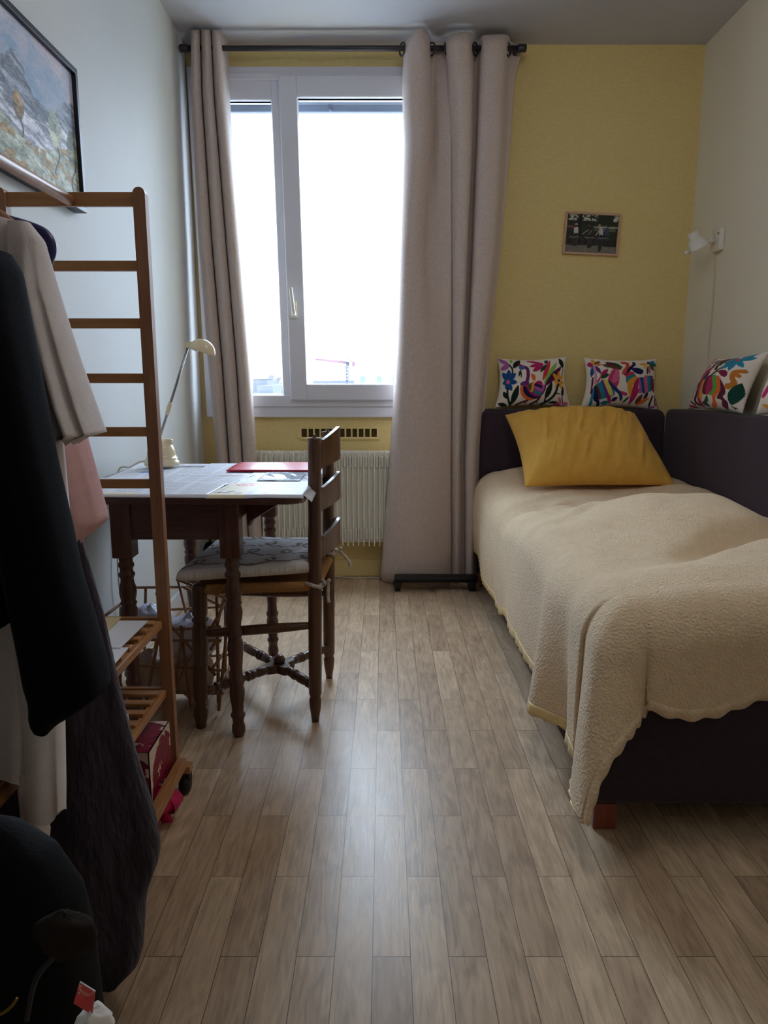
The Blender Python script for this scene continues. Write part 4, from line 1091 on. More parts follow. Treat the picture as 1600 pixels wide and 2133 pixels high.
# painting on the left wall
XP = -.872
pa = at(165, 150, X=XP); pb = at(178, 441, X=XP); 
PY1 = (pa.y + pb.y) / 2; PZ1 = (pa.z + 1.862) / 2; PZ0 = 1.474; PY0 = 1.40
def painting_cols(u, v):
    c = np.empty(u.shape + (3,))
    n1 = fbm(u * 6, v * 5, 5); n2 = fbm(u * 22 + 4, v * 22, 4); n3 = fbm((u + v * .6) * 9, (v - u * .5) * 34, 4); n4 = fbm(u * 3 + 8, v * 3, 3)
    def mix(a, b, t_): return np.array(lin(*a)) * (1 - t_[..., None]) + np.array(lin(*b)) * t_[..., None]
    st = np.clip((n1 - .3) * 2.4, 0, 1)
    c = mix((112, 150, 186), (176, 174, 190), st)
    pk = np.clip((n4 - .5) * 4, 0, 1) * .6; c = c * (1 - pk[..., None]) + np.array(lin(196, 170, 178)) * pk[..., None]
    # mountains
    ridge = .40 + .10 * np.sin(u * 17 + 1) + .13 * (fbm(u * 9, u * 0 + 3, 4) - .5) * 2 - .06 * np.abs(np.sin(u * 23))
    mt = v > ridge
    c[mt] = mix((70, 84, 108), (150, 162, 184), np.clip((n3 - .25) * 2, 0, 1))[mt]
    sn = (v > .52 + .06 * np.sin(u * 12)) ; c[sn] = mix((104, 112, 138), (206, 212, 232), np.clip((n3 - .3) * 2.4, 0, 1))[sn]
    lo = (v > .68 + .08 * np.sin(u * 9 + 2)) ; c[lo] = mix((92, 112, 92), (198, 208, 190), np.clip((n2 * .6 + n3 * .5 - .3) * 2.2, 0, 1))[lo]
    oc = lo & (fbm(u * 14 + 2, v * 18, 3) > .60); c[oc] = lin(168, 138, 72)
    for cx, cy, w, hh, a, b in ((.30, .52, .05, .13, (108, 92, 72), (178, 156, 92)), (.58, .55, .035, .10, (98, 84, 66), (196, 150, 80)), (.83, .53, .05, .16, (126, 144, 136), (196, 204, 180)), (.96, .58, .04, .16, (92, 104, 100), (150, 158, 120)), (.12, .5, .05, .14, (92, 104, 88), (170, 164, 110))):
        tr_ = ((u - cx) / w) ** 2 + ((v - cy) / hh) ** 2 < 1 - .5 * (n2 - .5) - np.clip((cy - v) / hh, 0, 1) * .5
        c[tr_] = mix(a, b, np.clip((n2 - .3) * 2.4, 0, 1))[tr_]
        tk = (np.abs(u - cx - .02 * np.sin(v * 20)) < .005) & (v > cy + hh * .8) & (v < cy + hh * 2.1); c[tk] = lin(72, 66, 72)
    dl = (np.abs(n3 - .5) < .018) & (v > ridge); c[dl] = c[dl] * .45
    fine = (fbm(u * 70 + v * 30, v * 90 - u * 25, 3) - .5) * np.where(mt, 1.5, .5)
    c = .72 * c + .28 * c.mean(axis=-1, keepdims=True)
    c = c * (1.3 + fine[..., None])
    return np.clip(c, 0, 1)
t = thing('landscape_painting', (XL, (PY0 + PY1) / 2, PZ0), 'impasto mountain landscape painting in a black frame on the left wall', 'painting')
m = MB(); fwd = .016
for (y0, y1, z0, z1) in ((PY0, PY1, PZ1 - fwd, PZ1), (PY0, PY1, PZ0, PZ0 + fwd), (PY1 - fwd, PY1, PZ0 + fwd, PZ1 - fwd), (PY0, PY0 + fwd, PZ0 + fwd, PZ1 - fwd)):
    m.box((XL + .0005, y0, z0), (XP, y1, z1), bev=.0015)
m.build('picture_frame', M_BLACKFRAME, t)
raster_panel('canvas', (XP - .012, PY0 + fwd, PZ1 - fwd), (0, PY1 - PY0 - 2 * fwd, 0), (0, 0, -(PZ1 - PZ0 - 2 * fwd)), 480, 240, painting_cols, M_CANVAS, t, .01, (1, 0, 0))

# ------------------------------------------------------------------ table
TZ = .70
table = thing('drop_leaf_table', (-.55, 2.19, 0), 'dark turned-leg wooden table covered with newspapers by the left wall', 'table')
TX0, TX1, TY0, TY1 = -.87, -.205, 1.80, 2.54
def round_rect(x0, x1, y0, y1, r, z):
    pts = []
    for cx, cy, a0 in ((x1 - r, y1 - r, 0), (x0 + r, y1 - r, PI / 2), (x0 + r, y0 + r, PI), (x1 - r, y0 + r, 1.5 * PI)):
        for a in np.linspace(a0, a0 + PI / 2, 7): pts.append((cx + r * math.cos(a), cy + r * math.sin(a), z))
    return pts
o = MB().prism(round_rect(TX0, TX1, TY0, TY1, .045, TZ - .022), (0, 0, .021)).build('tabletop', M_DKWOODX, table)
bv = o.modifiers.new('edge', 'BEVEL'); bv.width = .006; bv.segments = 3; bv.limit_method = 'ANGLE'
LEGP = [(1.0, .020), (.985, .0185), (.97, .0175), (.955, .021), (.945, .021), (.93, .017), (.915, .0175), (.905, .022), (.895, .022), (.88, .0175), (.86, .018), (.83, .0225), (.80, .0235), (.775, .021), (.757, .0185), (.75, .0225), (.743, .0225), (.735, .019), (.715, .0225), (.69, .0235), (.66, .0215), (.625, .0175), (.60, .0185), (.588, .021), (.58, .017), (.574, .0215), (.566, .0215), (.558, .0175), (.53, .0215), (.50, .0225), (.46, .0205), (.38, .0165), (.33, .0175), (.32, .0215), (.30, .0215), (.29, .0185), (.26, .0215), (.23, .0215), (.18, .0175), (.135, .016), (.128, .0205), (.115, .0205), (.10, .0165), (.075, .0155), (.06, .0185), (.035, .0195), (.015, .0175), (0, .013)]
LEGS = [(-.412, 1.885), (-.700, 1.885), (-.405, 2.485), (-.690, 2.485)]
for (x, y) in LEGS:
    m = MB()
    m.lathe((x, y, 0), (x, y, .525), sorted(LEGP), 20)
    m.box((x - .027, y - .027, .522), (x + .027, y + .027, TZ - .024), bev=.003)
    m.build('leg', M_DKWOOD, table)
zb = .572
MB().box((-.675, 1.868, zb), (-.437, 1.89, TZ - .024), bev=.002).build('apron', M_DKWOODX, table)
MB().box((-.665, 2.485, zb + .065), (-.43, 2.505, TZ - .024), bev=.002).build('apron', M_DKWOODX, table)
MB().box((-.405, 1.91, zb + .05), (-.388, 2.46, TZ - .024), bev=.002).build('apron', M_DKWOOD, table)
MB().box((-.722, 1.91, zb + .05), (-.704, 2.46, TZ - .024), bev=.002).build('apron', M_DKWOOD, table)
MB().prism([(-.388, 1.99, TZ - .0235), (-.272, 1.95, TZ - .0235), (-.30, 1.96, TZ - .05), (-.375, 1.985, zb + .03), (-.388, 1.99, zb + .01)], (.006, .02, 0)).build('leaf_bracket', M_DKWOOD, table)

# papers on the table
def newsprint(seed, pics=(), cols_=3, base=(214, 216, 226), extra=None):
    def f(u, v):
        rs = np.random.RandomState(seed)
        c = np.empty(u.shape + (3,)); c[...] = lin(*base)
        cw = 1 / cols_
        cu = (u % cw) / cw
        rows = np.floor(v * 70)
        nz = vnoise(rows * 7.7 + seed, np.floor(u * 60) * .9 + seed)
        txt = ((rows % 2) == 0) & (cu > .08) & (cu < .92) & (nz > .25) & (v > .06) & (v < .95)
        c[txt] = c[txt] * .66
        head = (np.abs(v - .03) < .012) & (u > .05) & (u < .6); c[head] = lin(70, 72, 84)
        for (x0, y0, x1, y1, col, col2) in pics:
            mk = (u > x0) & (u < x1) & (v > y0) & (v < y1)
            n_ = fbm(u * 14 + seed, v * 14, 3)
            t_ = np.clip((n_ - .3) * 2.5, 0, 1)[..., None]
            pc_ = np.array(lin(*col)) * (1 - t_) + np.array(lin(*col2)) * t_
            c[mk] = pc_[mk]
        if extra: c = extra(u, v, c)
        return c
    return f
def sheet(name, corners, colfn, m, z, label, cat='newspaper', group='newspapers on the table', n=60, mm=60, wav=.004, droop=None, seed=0, thick=.0006):
    TLc, TRc, BRc, BLc = [Vector((c[0], c[1], 0)) for c in corners]
    uu, vv = np.meshgrid(np.linspace(0, 1, n + 1), np.linspace(0, 1, mm + 1))
    hh = fbm(uu * 3 + seed * 2.3, vv * 3 + seed, 3)
    pts = []
    for j in range(mm + 1):
        for i in range(n + 1):
            u, v = uu[j, i], vv[j, i]
            p = (TLc * (1 - u) + TRc * u) * (1 - v) + (BLc * (1 - u) + BRc * u) * v
            ed = max(abs(2 * u - 1), abs(2 * v - 1)) ** 6
            zz_ = z + wav * max(0, hh[j, i] - .45) * (0.3 + ed)
            if droop: 
                dx = max(0, p.x - TX1 + .002); dyf = max(0, TY0 + .002 - p.y)
                zz_ -= .9 * dx + .8 * dyf
            pts.append(Vector((p.x, p.y, zz_)))
    b = MB(); b.add(pts, [(j * (n + 1) + i, j * (n + 1) + i + 1, (j + 1) * (n + 1) + i + 1, (j + 1) * (n + 1) + i) for j in range(mm) for i in range(n)])
    o = b.build(name, m, None, colors=(colfn(uu, vv).reshape(-1, 3) if colfn else None), fix=False, solid=thick, offset=1)
    return tag(o, label, cat, group)
z0 = TZ + .0006
sheet('newspaper', [(-.868, 2.535), (-.60, 2.535), (-.585, 2.16), (-.84, 2.12)], newsprint(1, [(.25, .50, .52, .66, (60, 120, 190), (130, 170, 220)), (.55, .16, .98, .3, (150, 140, 140), (110, 104, 108))]), M_PRINT, z0, 'newspaper sheet under the cream desk lamp with a small blue picture', seed=1)
sheet('newspaper', [(-.615, 2.538), (-.40, 2.538), (-.40, 2.17), (-.615, 2.19)], newsprint(2, [(.6, .86, .98, .97, (140, 120, 116), (196, 180, 170))]), M_PRINT, z0 + .0012, 'newspaper sheet in the middle of the table back, left of the red folder', seed=2)
sheet('newspaper', [(-.41, 2.538), (-.198, 2.538), (-.185, 1.81), (-.43, 1.83)], newsprint(3, [], 2), M_PRINT, z0 + .0024, 'newspaper sheet hanging over the right edge of the table under the red folder', seed=3, droop=True)
def cream_box(u, v, c):
    mk = (u > .02) & (u < .40); c[mk] = lin(232, 220, 190)
    ov = ((u - .24) / .13) ** 2 + ((v - .16) / .13) ** 2
    c[ov < 1] = lin(214, 92, 104)
    sq = (ov < .8) & (np.abs(np.sin(u * 75) * .05 + .16 - v) < .022); c[sq] = lin(232, 200, 180)
    for x0, y0 in ((.08, .80), (.2, .72), (.3, .84)):
        c[((u - x0) / .05) ** 2 + ((v - y0) / .04) ** 2 < 1] = lin(140, 132, 128)
    return c
sheet('newspaper', [(-.435, 2.02), (-.20, 2.01), (-.205, 1.792), (-.455, 1.792)], newsprint(4, [(.55, .75, .62, .9, (200, 140, 150), (190, 120, 130))], 2, extra=cream_box), M_PRINT, z0 + .0038, 'newspaper sheet with a cream advert and red oval at the front right of the table', seed=4, droop=True)
sheet('newspaper', [(-.655, 2.19), (-.40, 2.20), (-.435, 1.985), (-.68, 1.975)], newsprint(5, [(.0, .9, .2, .99, (150, 130, 130), (120, 104, 108)), (.6, .05, .9, .16, (180, 150, 130), (150, 110, 90))], 4), M_PRINT, z0 + .0038, 'newspaper sheet in the middle of the table beside the rack post', seed=5)
sheet('newspaper', [(-.845, 2.12), (-.44, 2.0), (-.45, 1.792), (-.80, 1.795)], newsprint(6, [(.1, .86, .5, .98, (226, 216, 190), (216, 200, 170))], 4), M_PRINT, z0 + .0050, 'newspaper sheet along the front left edge of the table behind the rack', seed=6, droop=True)
sheet('photo_page', [(-.37, 2.235), (-.245, 2.235), (-.245, 2.06), (-.37, 2.06)], newsprint(7, [(0, 0, 1, 1, (60, 66, 78), (180, 186, 200))], 2), M_PRINT, z0 + .0050, 'page with a dark grey picture under the plastic sleeve', 'page', None, seed=7, n=30, mm=30)
fl = thing('red_folder', (-.3, 2.38, z0 + .006), 'glossy red card folder lying at the back right of the table', 'folder')
MB().box((-.505, 2.275, z0 + .0048), (-.205, 2.515, z0 + .0066)).build('back_cover', M_RED, fl)
FP = [[(-.505 + .30 * u, 2.275 + .24 * v, z0 + .0072 + .004 * math.sin(PI * v) * (.6 + .4 * math.sin(u * 5))) for u in np.linspace(0, 1, 20)] for v in np.linspace(0, 1, 14)]
MB().grid(FP).build('front_cover', M_RED, fl, solid=.0012, fix=False, offset=1)
SP = [[(-.36 + .16 * u, 2.08 + .17 * v, z0 + .0066 + .003 * abs(math.sin(u * 9 + v * 4)) * math.sin(PI * v)) for u in np.linspace(0, 1, 24)] for v in np.linspace(0, 1, 16)]
tag(MB().grid(SP).build('plastic_sleeve', glass_mat('clear_plastic', .22, (.95, .96, .98), .08), solid=.0004, fix=False), 'shiny clear plastic sleeve lying in front of the red folder', 'sleeve')

# desk lamp
lb = at(338, 972, Z=TZ + .004); LXc, LYc = lb.x, lb.y - .0
zl = TZ + .0085
lamp = thing('desk_lamp', (LXc, LYc, zl), 'cream desk lamp with a domed base and thin steel stem on the newspapers', 'lamp')
MB().lathe((LXc, LYc, zl), (LXc, LYc, zl + .092), [(0, .055), (.06, .058), (.16, .057), (.18, .052), (.27, .053), (.31, .050)] + [(.31 + .69 * math.sin(a), .0485 * math.cos(a)) for a in np.linspace(0, PI / 2, 12)], 32).build('base', M_CREAM, lamp)
MB().box((LXc + .012, LYc - .012, zl + .07), (LXc + .040, LYc + .012, zl + .090), bev=.005).build('switch', M_CREAM, lamp)
s0 = Vector((LXc - .012, LYc, zl + .07)); s1 = at(393, 718, Y=LYc)
MB().ring_tube([s0, s1], .0042, 10).build('stem', M_CHROME, lamp)
sm_ = s0.lerp(s1, .36); sd = (s1 - s0).normalized()
MB().lathe(sm_ - sd * .02, sm_ + sd * .025, [(0, .0055), (.2, .007), (.8, .007), (1, .0055)], 12).build('stem_joint', M_CREAM, lamp)
hcn = at(420, 733, Y=LYc); hx = (at(444, 740, Y=LYc) - at(394, 722, Y=LYc)).normalized(); hn = Vector((-hx.z, 0, hx.x)); hn = hn if hn.z > 0 else -hn
HP = []
for i in range(13):
    a = (i / 12) * PI / 2
    HP.append([hcn + hx * (.045 * math.cos(a) * math.cos(q)) + Vector((0, .034 * math.cos(a) * math.sin(q), 0)) + hn * (.042 * math.sin(a)) for q in np.linspace(0, 2 * PI, 29)[:-1]])
hdm = MB().grid(HP, closed_u=True).build('lamp_head', M_CREAM, lamp, solid=.003)
MB().add(HP[0], [tuple(range(28))]).build('diffuser', mat('frosted_lens', (200, 206, 206), .2, .5, .02, 8), lamp)
MB().prism([s1 + hx * -.006 + hn * .008 + Vector((0, -.012, 0)), s1 + hx * .038 + hn * .022 + Vector((0, -.012, 0)), s1 + hx * .036 + hn * -.012 + Vector((0, -.012, 0)), s1 + hx * -.008 + hn * -.010 + Vector((0, -.012, 0))], (0, .024, 0)).build('head_hinge', M_CREAM, lamp)
MB().ring_tube(catmull([(LXc - .05, LYc, zl + .014), (LXc - .075, LYc - .004, zl + .012), (LXc - .098, LYc - .03, zl - .002), (-.884, LYc - .06, TZ - .01), (-.892, LYc - .08, .5), (-.889, LYc - .10, .3), (-.888, LYc - .02, .12), (-.88, LYc + .1, .012), (-.84, LYc + .3, .006), (-.8, 3.2, .006)], 8), .0028, 8).build('cord', M_CORD, lamp)

# ------------------------------------------------------------------ chair
chair = thing('ladder_back_chair', (-.36, 2.13, 0), 'brown ladder-back chair with a rush seat drawn up to the table', 'chair')
RN0, RF0 = Vector((-.203, 1.972, 0)), Vector((-.186, 2.288, 0))
RN1, RF1 = at(655, 908, Y=1.97), at(683, 895, Y=2.29)
FN0, FF0 = Vector((-.532, 1.935, 0)), Vector((-.518, 2.345, 0))
FN1, FF1 = Vector((-.516, 1.932, .432)), Vector((-.500, 2.335, .432))
RP = [(0, .011), (.02, .0125), (.05, .0165), (.075, .018), (.085, .0175), (.09, .0155), (.095, .0155), (.105, .019), (.5, .020), (.97, .018), (.985, .018), (.988, .0195), (.992, .0195), (.994, .006), (1.0, .005), (1.006, .003)]
FPf = [(0, .014), (.03, .016), (.09, .021), (.13, .020), (.15, .015), (.165, .018), (.175, .015), (.185, .0175), (.20, .0205), (.38, .0215), (.44, .0205), (.445, .0225), (.455, .0225), (.46, .020), (.60, .0225), (.70, .021), (.74, .0165), (.75, .022), (.765, .022), (.775, .016), (.79, .021), (.80, .0215), (.97, .0215), (.985, .021), (1.0, .015)]
# rear post foot turned, straight post above
for a, b in ((RN0, RN1), (RF0, RF1)):
    MB().lathe(a, b, RP, 18).build('rear_post', M_CHAIR, chair)
for a, b in ((FN0, FN1), (FF0, FF1)):
    MB().lathe(a, b, FPf, 20).build('front_leg', M_CHAIR, chair)
def on(a, b, z): return a.lerp(b, (z - a.z) / (b.z - a.z))
def slat(zc, hgt):
    n = 22
    P0 = on(RN0, RN1, zc); P1 = on(RF0, RF1, zc)
    top, bot = [], []
    for i in range(n + 1):
        u = i / n
        p = P0.lerp(P1, u)
        p = p + Vector((.050 * math.sin(PI * u) ** .8, 0, 0))
        arch = .040 * (1 - abs(2 * u - 1) ** 1.6) * (1 if .08 < u < .92 else .7)
        t_ = hgt * (.42 + .0) + arch - .012 * (abs(2 * u - 1) > .86)
        b_ = -hgt * .42 + (.016 * (1 - abs(2 * u - 1) ** 2))
        top.append(p + Vector((0, 0, t_))); bot.append(p + Vector((0, 0, b_)))
    m = MB()
    o = len(m.v)
    rows_ = [[q + Vector((dx, 0, 0)) for q in r] for r, dx in ((bot, -.005), (top, -.005), (top, .005), (bot, .005), (bot, -.005))]
    m.grid(rows_, smooth=False)
    ob = m.build('back_slat', M_CHAIR, chair)
    return ob
for zc, hgt in ((.782, .085), (.655, .068), (.515, .062)): slat(zc, hgt)
# seat rails wrapped in rush and woven seat
zs = .415
c4 = [on(FN0, FN1, zs), on(FF0, FF1, zs), on(RF0, RF1, zs), on(RN0, RN1, zs)]
m = MB()
for i in range(4):
    a, b = c4[i], c4[(i + 1) % 4]
    L_ = (b - a).length; n = int(L_ / .006)
    pts, rr_ = [], []
    for k in range(n + 1):
        for q, r in ((0, .0135), (.5, .0165)):
            if k == n and q: continue
            pts.append(a.lerp(b, (k + q) / n)); rr_.append(r)
    m.ring_tube(pts, rr_, 10)
SG = []
for i in range(25):
    u = i / 24
    row = []
    for j in range(25):
        v = j / 24
        p = (c4[0].lerp(c4[1], v)).lerp(c4[3].lerp(c4[2], v), u)
        row.append(p + Vector((0, 0, .008 - .012 * math.sin(PI * u) * math.sin(PI * v) + .0015 * math.sin(i * 3.1) + .0015 * math.sin(j * 3.1))))
    SG.append(row)
m.grid(SG)
m.build('rush_seat', M_RUSH, chair)
def rung(a, b, r=.0125): MB().lathe(a, b, [(0, r * .65), (.1, r * .9), (.35, r * 1.15), (.65, r * 1.15), (.9, r * .9), (1, r * .65)], 14).build('side_rung', M_CHAIR, chair)
zr = .285
rung(on(FN0, FN1, zr), on(RN0, RN1, zr + .012)); rung(on(FF0, FF1, zr), on(RF0, RF1, zr + .012))
# turned X stretcher with a scalloped hub
HUBZ = .118
hub = Vector((-.325, 2.105, HUBZ))
XP_ = [(0, .009), (.02, .014), (.10, .0155), (.16, .013), (.19, .009), (.20, .0145), (.225, .0145), (.235, .010), (.27, .0105), (.33, .0145), (.50, .015), (.60, .012), (.63, .0095), (.64, .016), (.665, .016), (.675, .0105), (.70, .015), (.735, .0145), (.745, .010), (.78, .014), (.86, .014), (1, .012)]
for a, b in ((FN0, FN1), (FF0, FF1), (RN0, RN1), (RF0, RF1)):
    p = on(a, b, .108); d = hub - p; e_ = hub - d.normalized() * .03
    MB().lathe(p, Vector((e_.x, e_.y, HUBZ)), XP_, 16).build('cross_stretcher', M_CHAIR, chair)
hp_ = []
for k in range(48):
    a = 2 * PI * k / 48
    r = .040 + .012 * math.cos(4 * (a - .65))
    hp_.append((hub.x + r * math.cos(a), hub.y + r * math.sin(a), HUBZ - .014))
MB().prism(hp_, (0, 0, .026)).lathe(hub + Vector((0, 0, .010)), hub + Vector((0, 0, .036)), [(0, .012), (.2, .017), (.5, .018), (.8, .014), (1, .006)], 16).build('stretcher_hub', M_CHAIR, chair)

# tie-on seat cushion with a scroll print
def scroll(u, v):
    X = u * 1000; Y = v * 1000
    sh = []
    rs = random.Random(5)
    for k in range(4):
        y = 110 + k * 255
        pts = []
        for q in range(0, 66):
            s_ = q / 65 * 8 * PI
            pts.append((q / 65 * 1080 - 40 + 95 * math.sin(s_ + k * 2), y + 72 * math.cos(s_ + k * 2) + 30 * math.sin(q * .13 + k)))
        d = seg_dist(X, Y, pts)
        sh.append(d)
    d = np.min(sh, axis=0)
    c = np.empty(u.shape + (3,)); c[...] = lin(234, 232, 236)
    c[d < 15] = lin(158, 142, 132)
    return c
zc_ = .458
sc = thing('seat_cushion', (-.36, 2.13, zc_ - .02), 'white seat cushion with brown scroll print tied to the ladder-back chair', 'seat cushion')
q_ = [Vector((-.555, 2.365, zc_)), Vector((-.178, 2.270, zc_ + .012)), Vector((-.196, 1.960, zc_ + .012)), Vector((-.572, 1.900, zc_))]
o = pillow('cushion_pad', q_, .026, .020, M_SCROLL, None, n=140, mm=140, pw=7, pull=.012, colfn=scroll, wrinkle=.006, bexp=.2, solidn=(0, 0, 1))
o.parent = sc
for v_ in o.data.vertices: v_.co -= OFF[sc.name]
def tie(p, dirx, dz, flip):
    m = MB()
    ring = [Vector((p.x + .026 * math.cos(a), p.y + .026 * math.sin(a), p.z + .004 * math.sin(2 * a))) for a in np.linspace(0, 2 * PI, 21)]
    m.ring_tube(ring, .0055, 8, caps=False)
    k0 = p + Vector((.026, -.012, 0))
    for a in (0.2, 1.4, 2.5):
        lp = [k0 + Vector((.018 * math.cos(a) * t_, -.008 * t_, .016 * math.sin(a + t_ * 1.3) * t_)) for t_ in np.linspace(0, 1, 7)] + [k0]
        m.ring_tube(catmull(lp, 3), .005, 7)
    m.ring_tube(catmull([k0, k0 + Vector((.012, -.004, .004)), k0 + Vector((dirx, -.006, dz * .6)), k0 + Vector((dirx * 1.15, -.008, dz))], 5), [.005] * 15 + [.007], 8)
    m.build('tie', mat('printed_cotton_tie', (190, 180, 170), .9, .15, .25, 60), sc)
tie(on(RN0, RN1, .422), .012, -.050, 1)
tie(on(RF0, RF1, .440), .040, -.045, 1)

# ------------------------------------------------------------------ twig basket and what is in it
bk = thing('twig_basket', (-.66, 2.14, 0), 'openwork basket of crossed twigs standing on the floor under the table', 'basket')
rt = random.Random(21)
bx0, bx1, by0, by1 = -.835, -.515, 2.02, 2.30
def stick(a, b, r=.0048): MB().ring_tube([a, b], r, 8).build('twig', M_STICK, bk)
for k in range(6):
    x = bx0 + (bx1 - bx0) * k / 5
    stick((x + rt.uniform(-.03, .03), by0 - .005, rt.uniform(.0, .03) + .006), (x + rt.uniform(-.06, .06), by0 + rt.uniform(-.03, .01), rt.uniform(.27, .34)))
    stick((x + rt.uniform(-.03, .03), by1, .008), (x + rt.uniform(-.06, .06), by1 + .01, rt.uniform(.27, .34)))
for k in range(4):
    y = by0 + (by1 - by0) * (k + .5) / 4
    for x in (bx0, bx1):
        stick((x, y + rt.uniform(-.03, .03), .008), (x + rt.uniform(-.01, .02), y + rt.uniform(-.05, .05), rt.uniform(.26, .33)))
for z_ in (.06, .14, .225, .285):
    stick((bx0 - .03, by0 - .012 + rt.uniform(-.006, .006), z_ + rt.uniform(-.03, .03)), (bx1 + .035, by0 - .012, z_ + rt.uniform(-.02, .02)))
    stick((bx0 - .02, by1 + .012, z_ + rt.uniform(-.03, .03)), (bx1 + .03, by1 + .012, z_ + rt.uniform(-.02, .03)))
    stick((bx0 - .008, by0 - .03, z_ + rt.uniform(-.02, .02)), (bx0 - .008, by1 + .03, z_ + rt.uniform(-.02, .02)))
    stick((bx1 + .008, by0 - .03, z_ + rt.uniform(-.02, .02)), (bx1 + .008, by1 + .03, z_ + rt.uniform(-.02, .02)))
stick((-.64, by0 - .014, .30), (-.50, by0 - .016, .13)); stick((-.55, by0 - .016, .22), (-.66, by0 - .014, .03)); stick((-.66, by1 - .1, .37), (-.52, by1 - .02, .28)); stick((-.655, by1 - .05, .33), (-.53, by1, .24))
def lump(name, c, r, m, label, cat, seed, group=None, sq=(1, 1, 1)):
    P_ = []
    for i in range(19):
        th = PI * i / 18
        row = []
        for j in range(32):
            ph = 2 * PI * j / 32
            n_ = .75 + .45 * float(fbm(th * 2.2 + seed, math.cos(ph) * 1.7 + 4 + seed, 3)) + .12 * float(vnoise(math.sin(ph) * 3.5 + seed + 9, th * 5))
            row.append((c[0] + r * sq[0] * n_ * math.sin(th) * math.cos(ph), c[1] + r * sq[1] * n_ * math.sin(th) * math.sin(ph), c[2] + r * sq[2] * n_ * math.cos(th)))
        P_.append(row)
    o = MB().grid(P_, closed_u=True).build(name, m)
    return tag(o, label, cat, group)
lump('plastic_bag', (-.60, 2.13, .205), .085, M_PBAG, 'crumpled milky plastic bag on top in the twig basket', 'bag', 1, sq=(1, 1, .8))
lump('plastic_bag', (-.75, 2.2, .23), .065, M_PBAG, 'crumpled milky plastic bag at the wall side of the twig basket', 'bag', 2, sq=(1, .9, .8))
lump('crumpled_wrap', (-.60, 2.12, .085), .068, M_CRUMP, 'crumpled beige wrapping low in the right half of the twig basket', 'paper', 3)
lump('crumpled_wrap', (-.74, 2.14, .085), .068, M_CRUMP, 'crumpled beige wrapping low in the left half of the twig basket', 'paper', 5)

# ------------------------------------------------------------------ bamboo clothes rack
RY = 1.60
PXR, PXL = -.513, -.806
rack = thing('clothes_rack', (-.66, 1.10, 0), 'light bamboo clothes rack on castors with ladder ends and slatted shelves', 'clothes rack')
RYN = .78
for y in (RY, RYN):
    for x in (PXR, PXL):
        zt = 1.388
        pts = [(x - .013, y - .011, .055), (x + .013, y - .011, .055)]
        for a in np.linspace(0, PI, 11): pts.append((x + .013 * math.cos(a), y - .011, zt - .013 + .013 * math.sin(a)))
        MB().prism(pts, (0, .022, 0)).build('post', M_BAMBOO, rack)
    for zc, hh in ((1.365, .028), (1.231, .021), (1.112, .021), (.995, .021), (.878, .021), (.7615, .021), (.436, .022), (.262, .022)):
        MB().box((PXL + .012, y - .006, zc - hh / 2), (PXR - .012, y + .006, zc + hh / 2), bev=.0015).build('rung', M_BAMBOOX, rack)
    MB().box((PXL - .045, y - .014, .055), (PXR + .045, y + .014, .074), bev=.002).build('foot_rail', M_BAMBOOX, rack)
    for x in (PXL - .028, PXR + .028):
        w_ = MB().lathe((x - .012, y, .0225), (x + .012, y, .0225), [(0, .018), (.15, .0225), (.85, .0225), (1, .018)], 18)
        w_.box((x - .014, y - .012, .03), (x + .014, y + .016, .056), bev=.004)
        w_.build('castor', M_BLACKP, rack)
MB().lathe((-.661, RYN, 1.363), (-.661, RY, 1.363), [(0, .0115), (1, .0115)], 18).build('hanging_rail', M_BAMBOO, rack)
M_BAMBOOY = wood('light_bamboo_rails', (160, 110, 68), (192, 140, 92), 0.4, 'Y', coat=0.1)
for zs_ in (.436, .266):
    for x in (PXR - .010, PXL + .010):
        MB().box((x - .008, RYN + .012, zs_ - .012), (x + .008, RY - .012, zs_ + .006), bev=.002).build('shelf_rail', M_BAMBOOY, rack)
    for k in range(23):
        y = RY - .045 - k * .050
        if y < RYN + .03: break
        MB().box((PXL + .006, y - .011, zs_ + .0055), (PXR - .008, y + .011, zs_ + .0145), bev=.002).build('shelf_slat', M_BAMBOOX, rack)
for x in (PXR + .028,):
    MB().box((x - .012, RYN + .012, .074), (x + .010, RY - .012, .098), bev=.002).build('bottom_rail', M_BAMBOOY, rack)

# paper on the shelves
zsh = .436 + .015
def slab(name, cx, cy, w, d, z, th, rot, m, label, cat, group):
    M_ = Matrix.Translation((cx, cy, 0)) @ Matrix.Rotation(rot, 4, 'Z')
    o = MB().box((-w / 2, -d / 2, z), (w / 2, d / 2, z + th), M=M_).build(name, m)
    return tag(o, label, cat, group)
for k in range(4):
    slab('envelope', -.632 + .005 * k, 1.462 - .004 * k, .175, .165, zsh + .0028 * k, .0022, -.10 + .03 * k, M_PAPER, ('white envelope at the bottom of the far stack on the upper shelf', 'white envelope second from the bottom of the far stack on the upper shelf', 'white envelope third from the bottom of the far stack on the upper shelf', 'white envelope just under the beige one on the upper shelf')[k], 'envelope', 'envelopes on the upper shelf')
slab('envelope', -.665, 1.465, .15, .16, zsh + .0112, .0022, .05, M_KRAFT, 'beige envelope on top of the far stack on the upper shelf', 'envelope', 'envelopes on the upper shelf')
for k in range(3):
    slab('envelope', -.612 + .005 * k, 1.325 - .005 * k, .175, .11, zsh + .003 * k, .0024, -.06 + .05 * k, M_PAPER, ('white envelope at the bottom of the near stack on the upper shelf', 'white envelope in the middle of the near stack on the upper shelf', 'white envelope on top of the near stack on the upper shelf')[k], 'envelope', 'envelopes on the upper shelf')
bx_ = thing('small_box', (-.60, 1.36, .274), 'small white box with a black stripe on the lower rack shelf', 'box')
MB().box((-.68, 1.30, .2808), (-.535, 1.40, .304), bev=.002).build('box_body', M_PAPER, bx_)
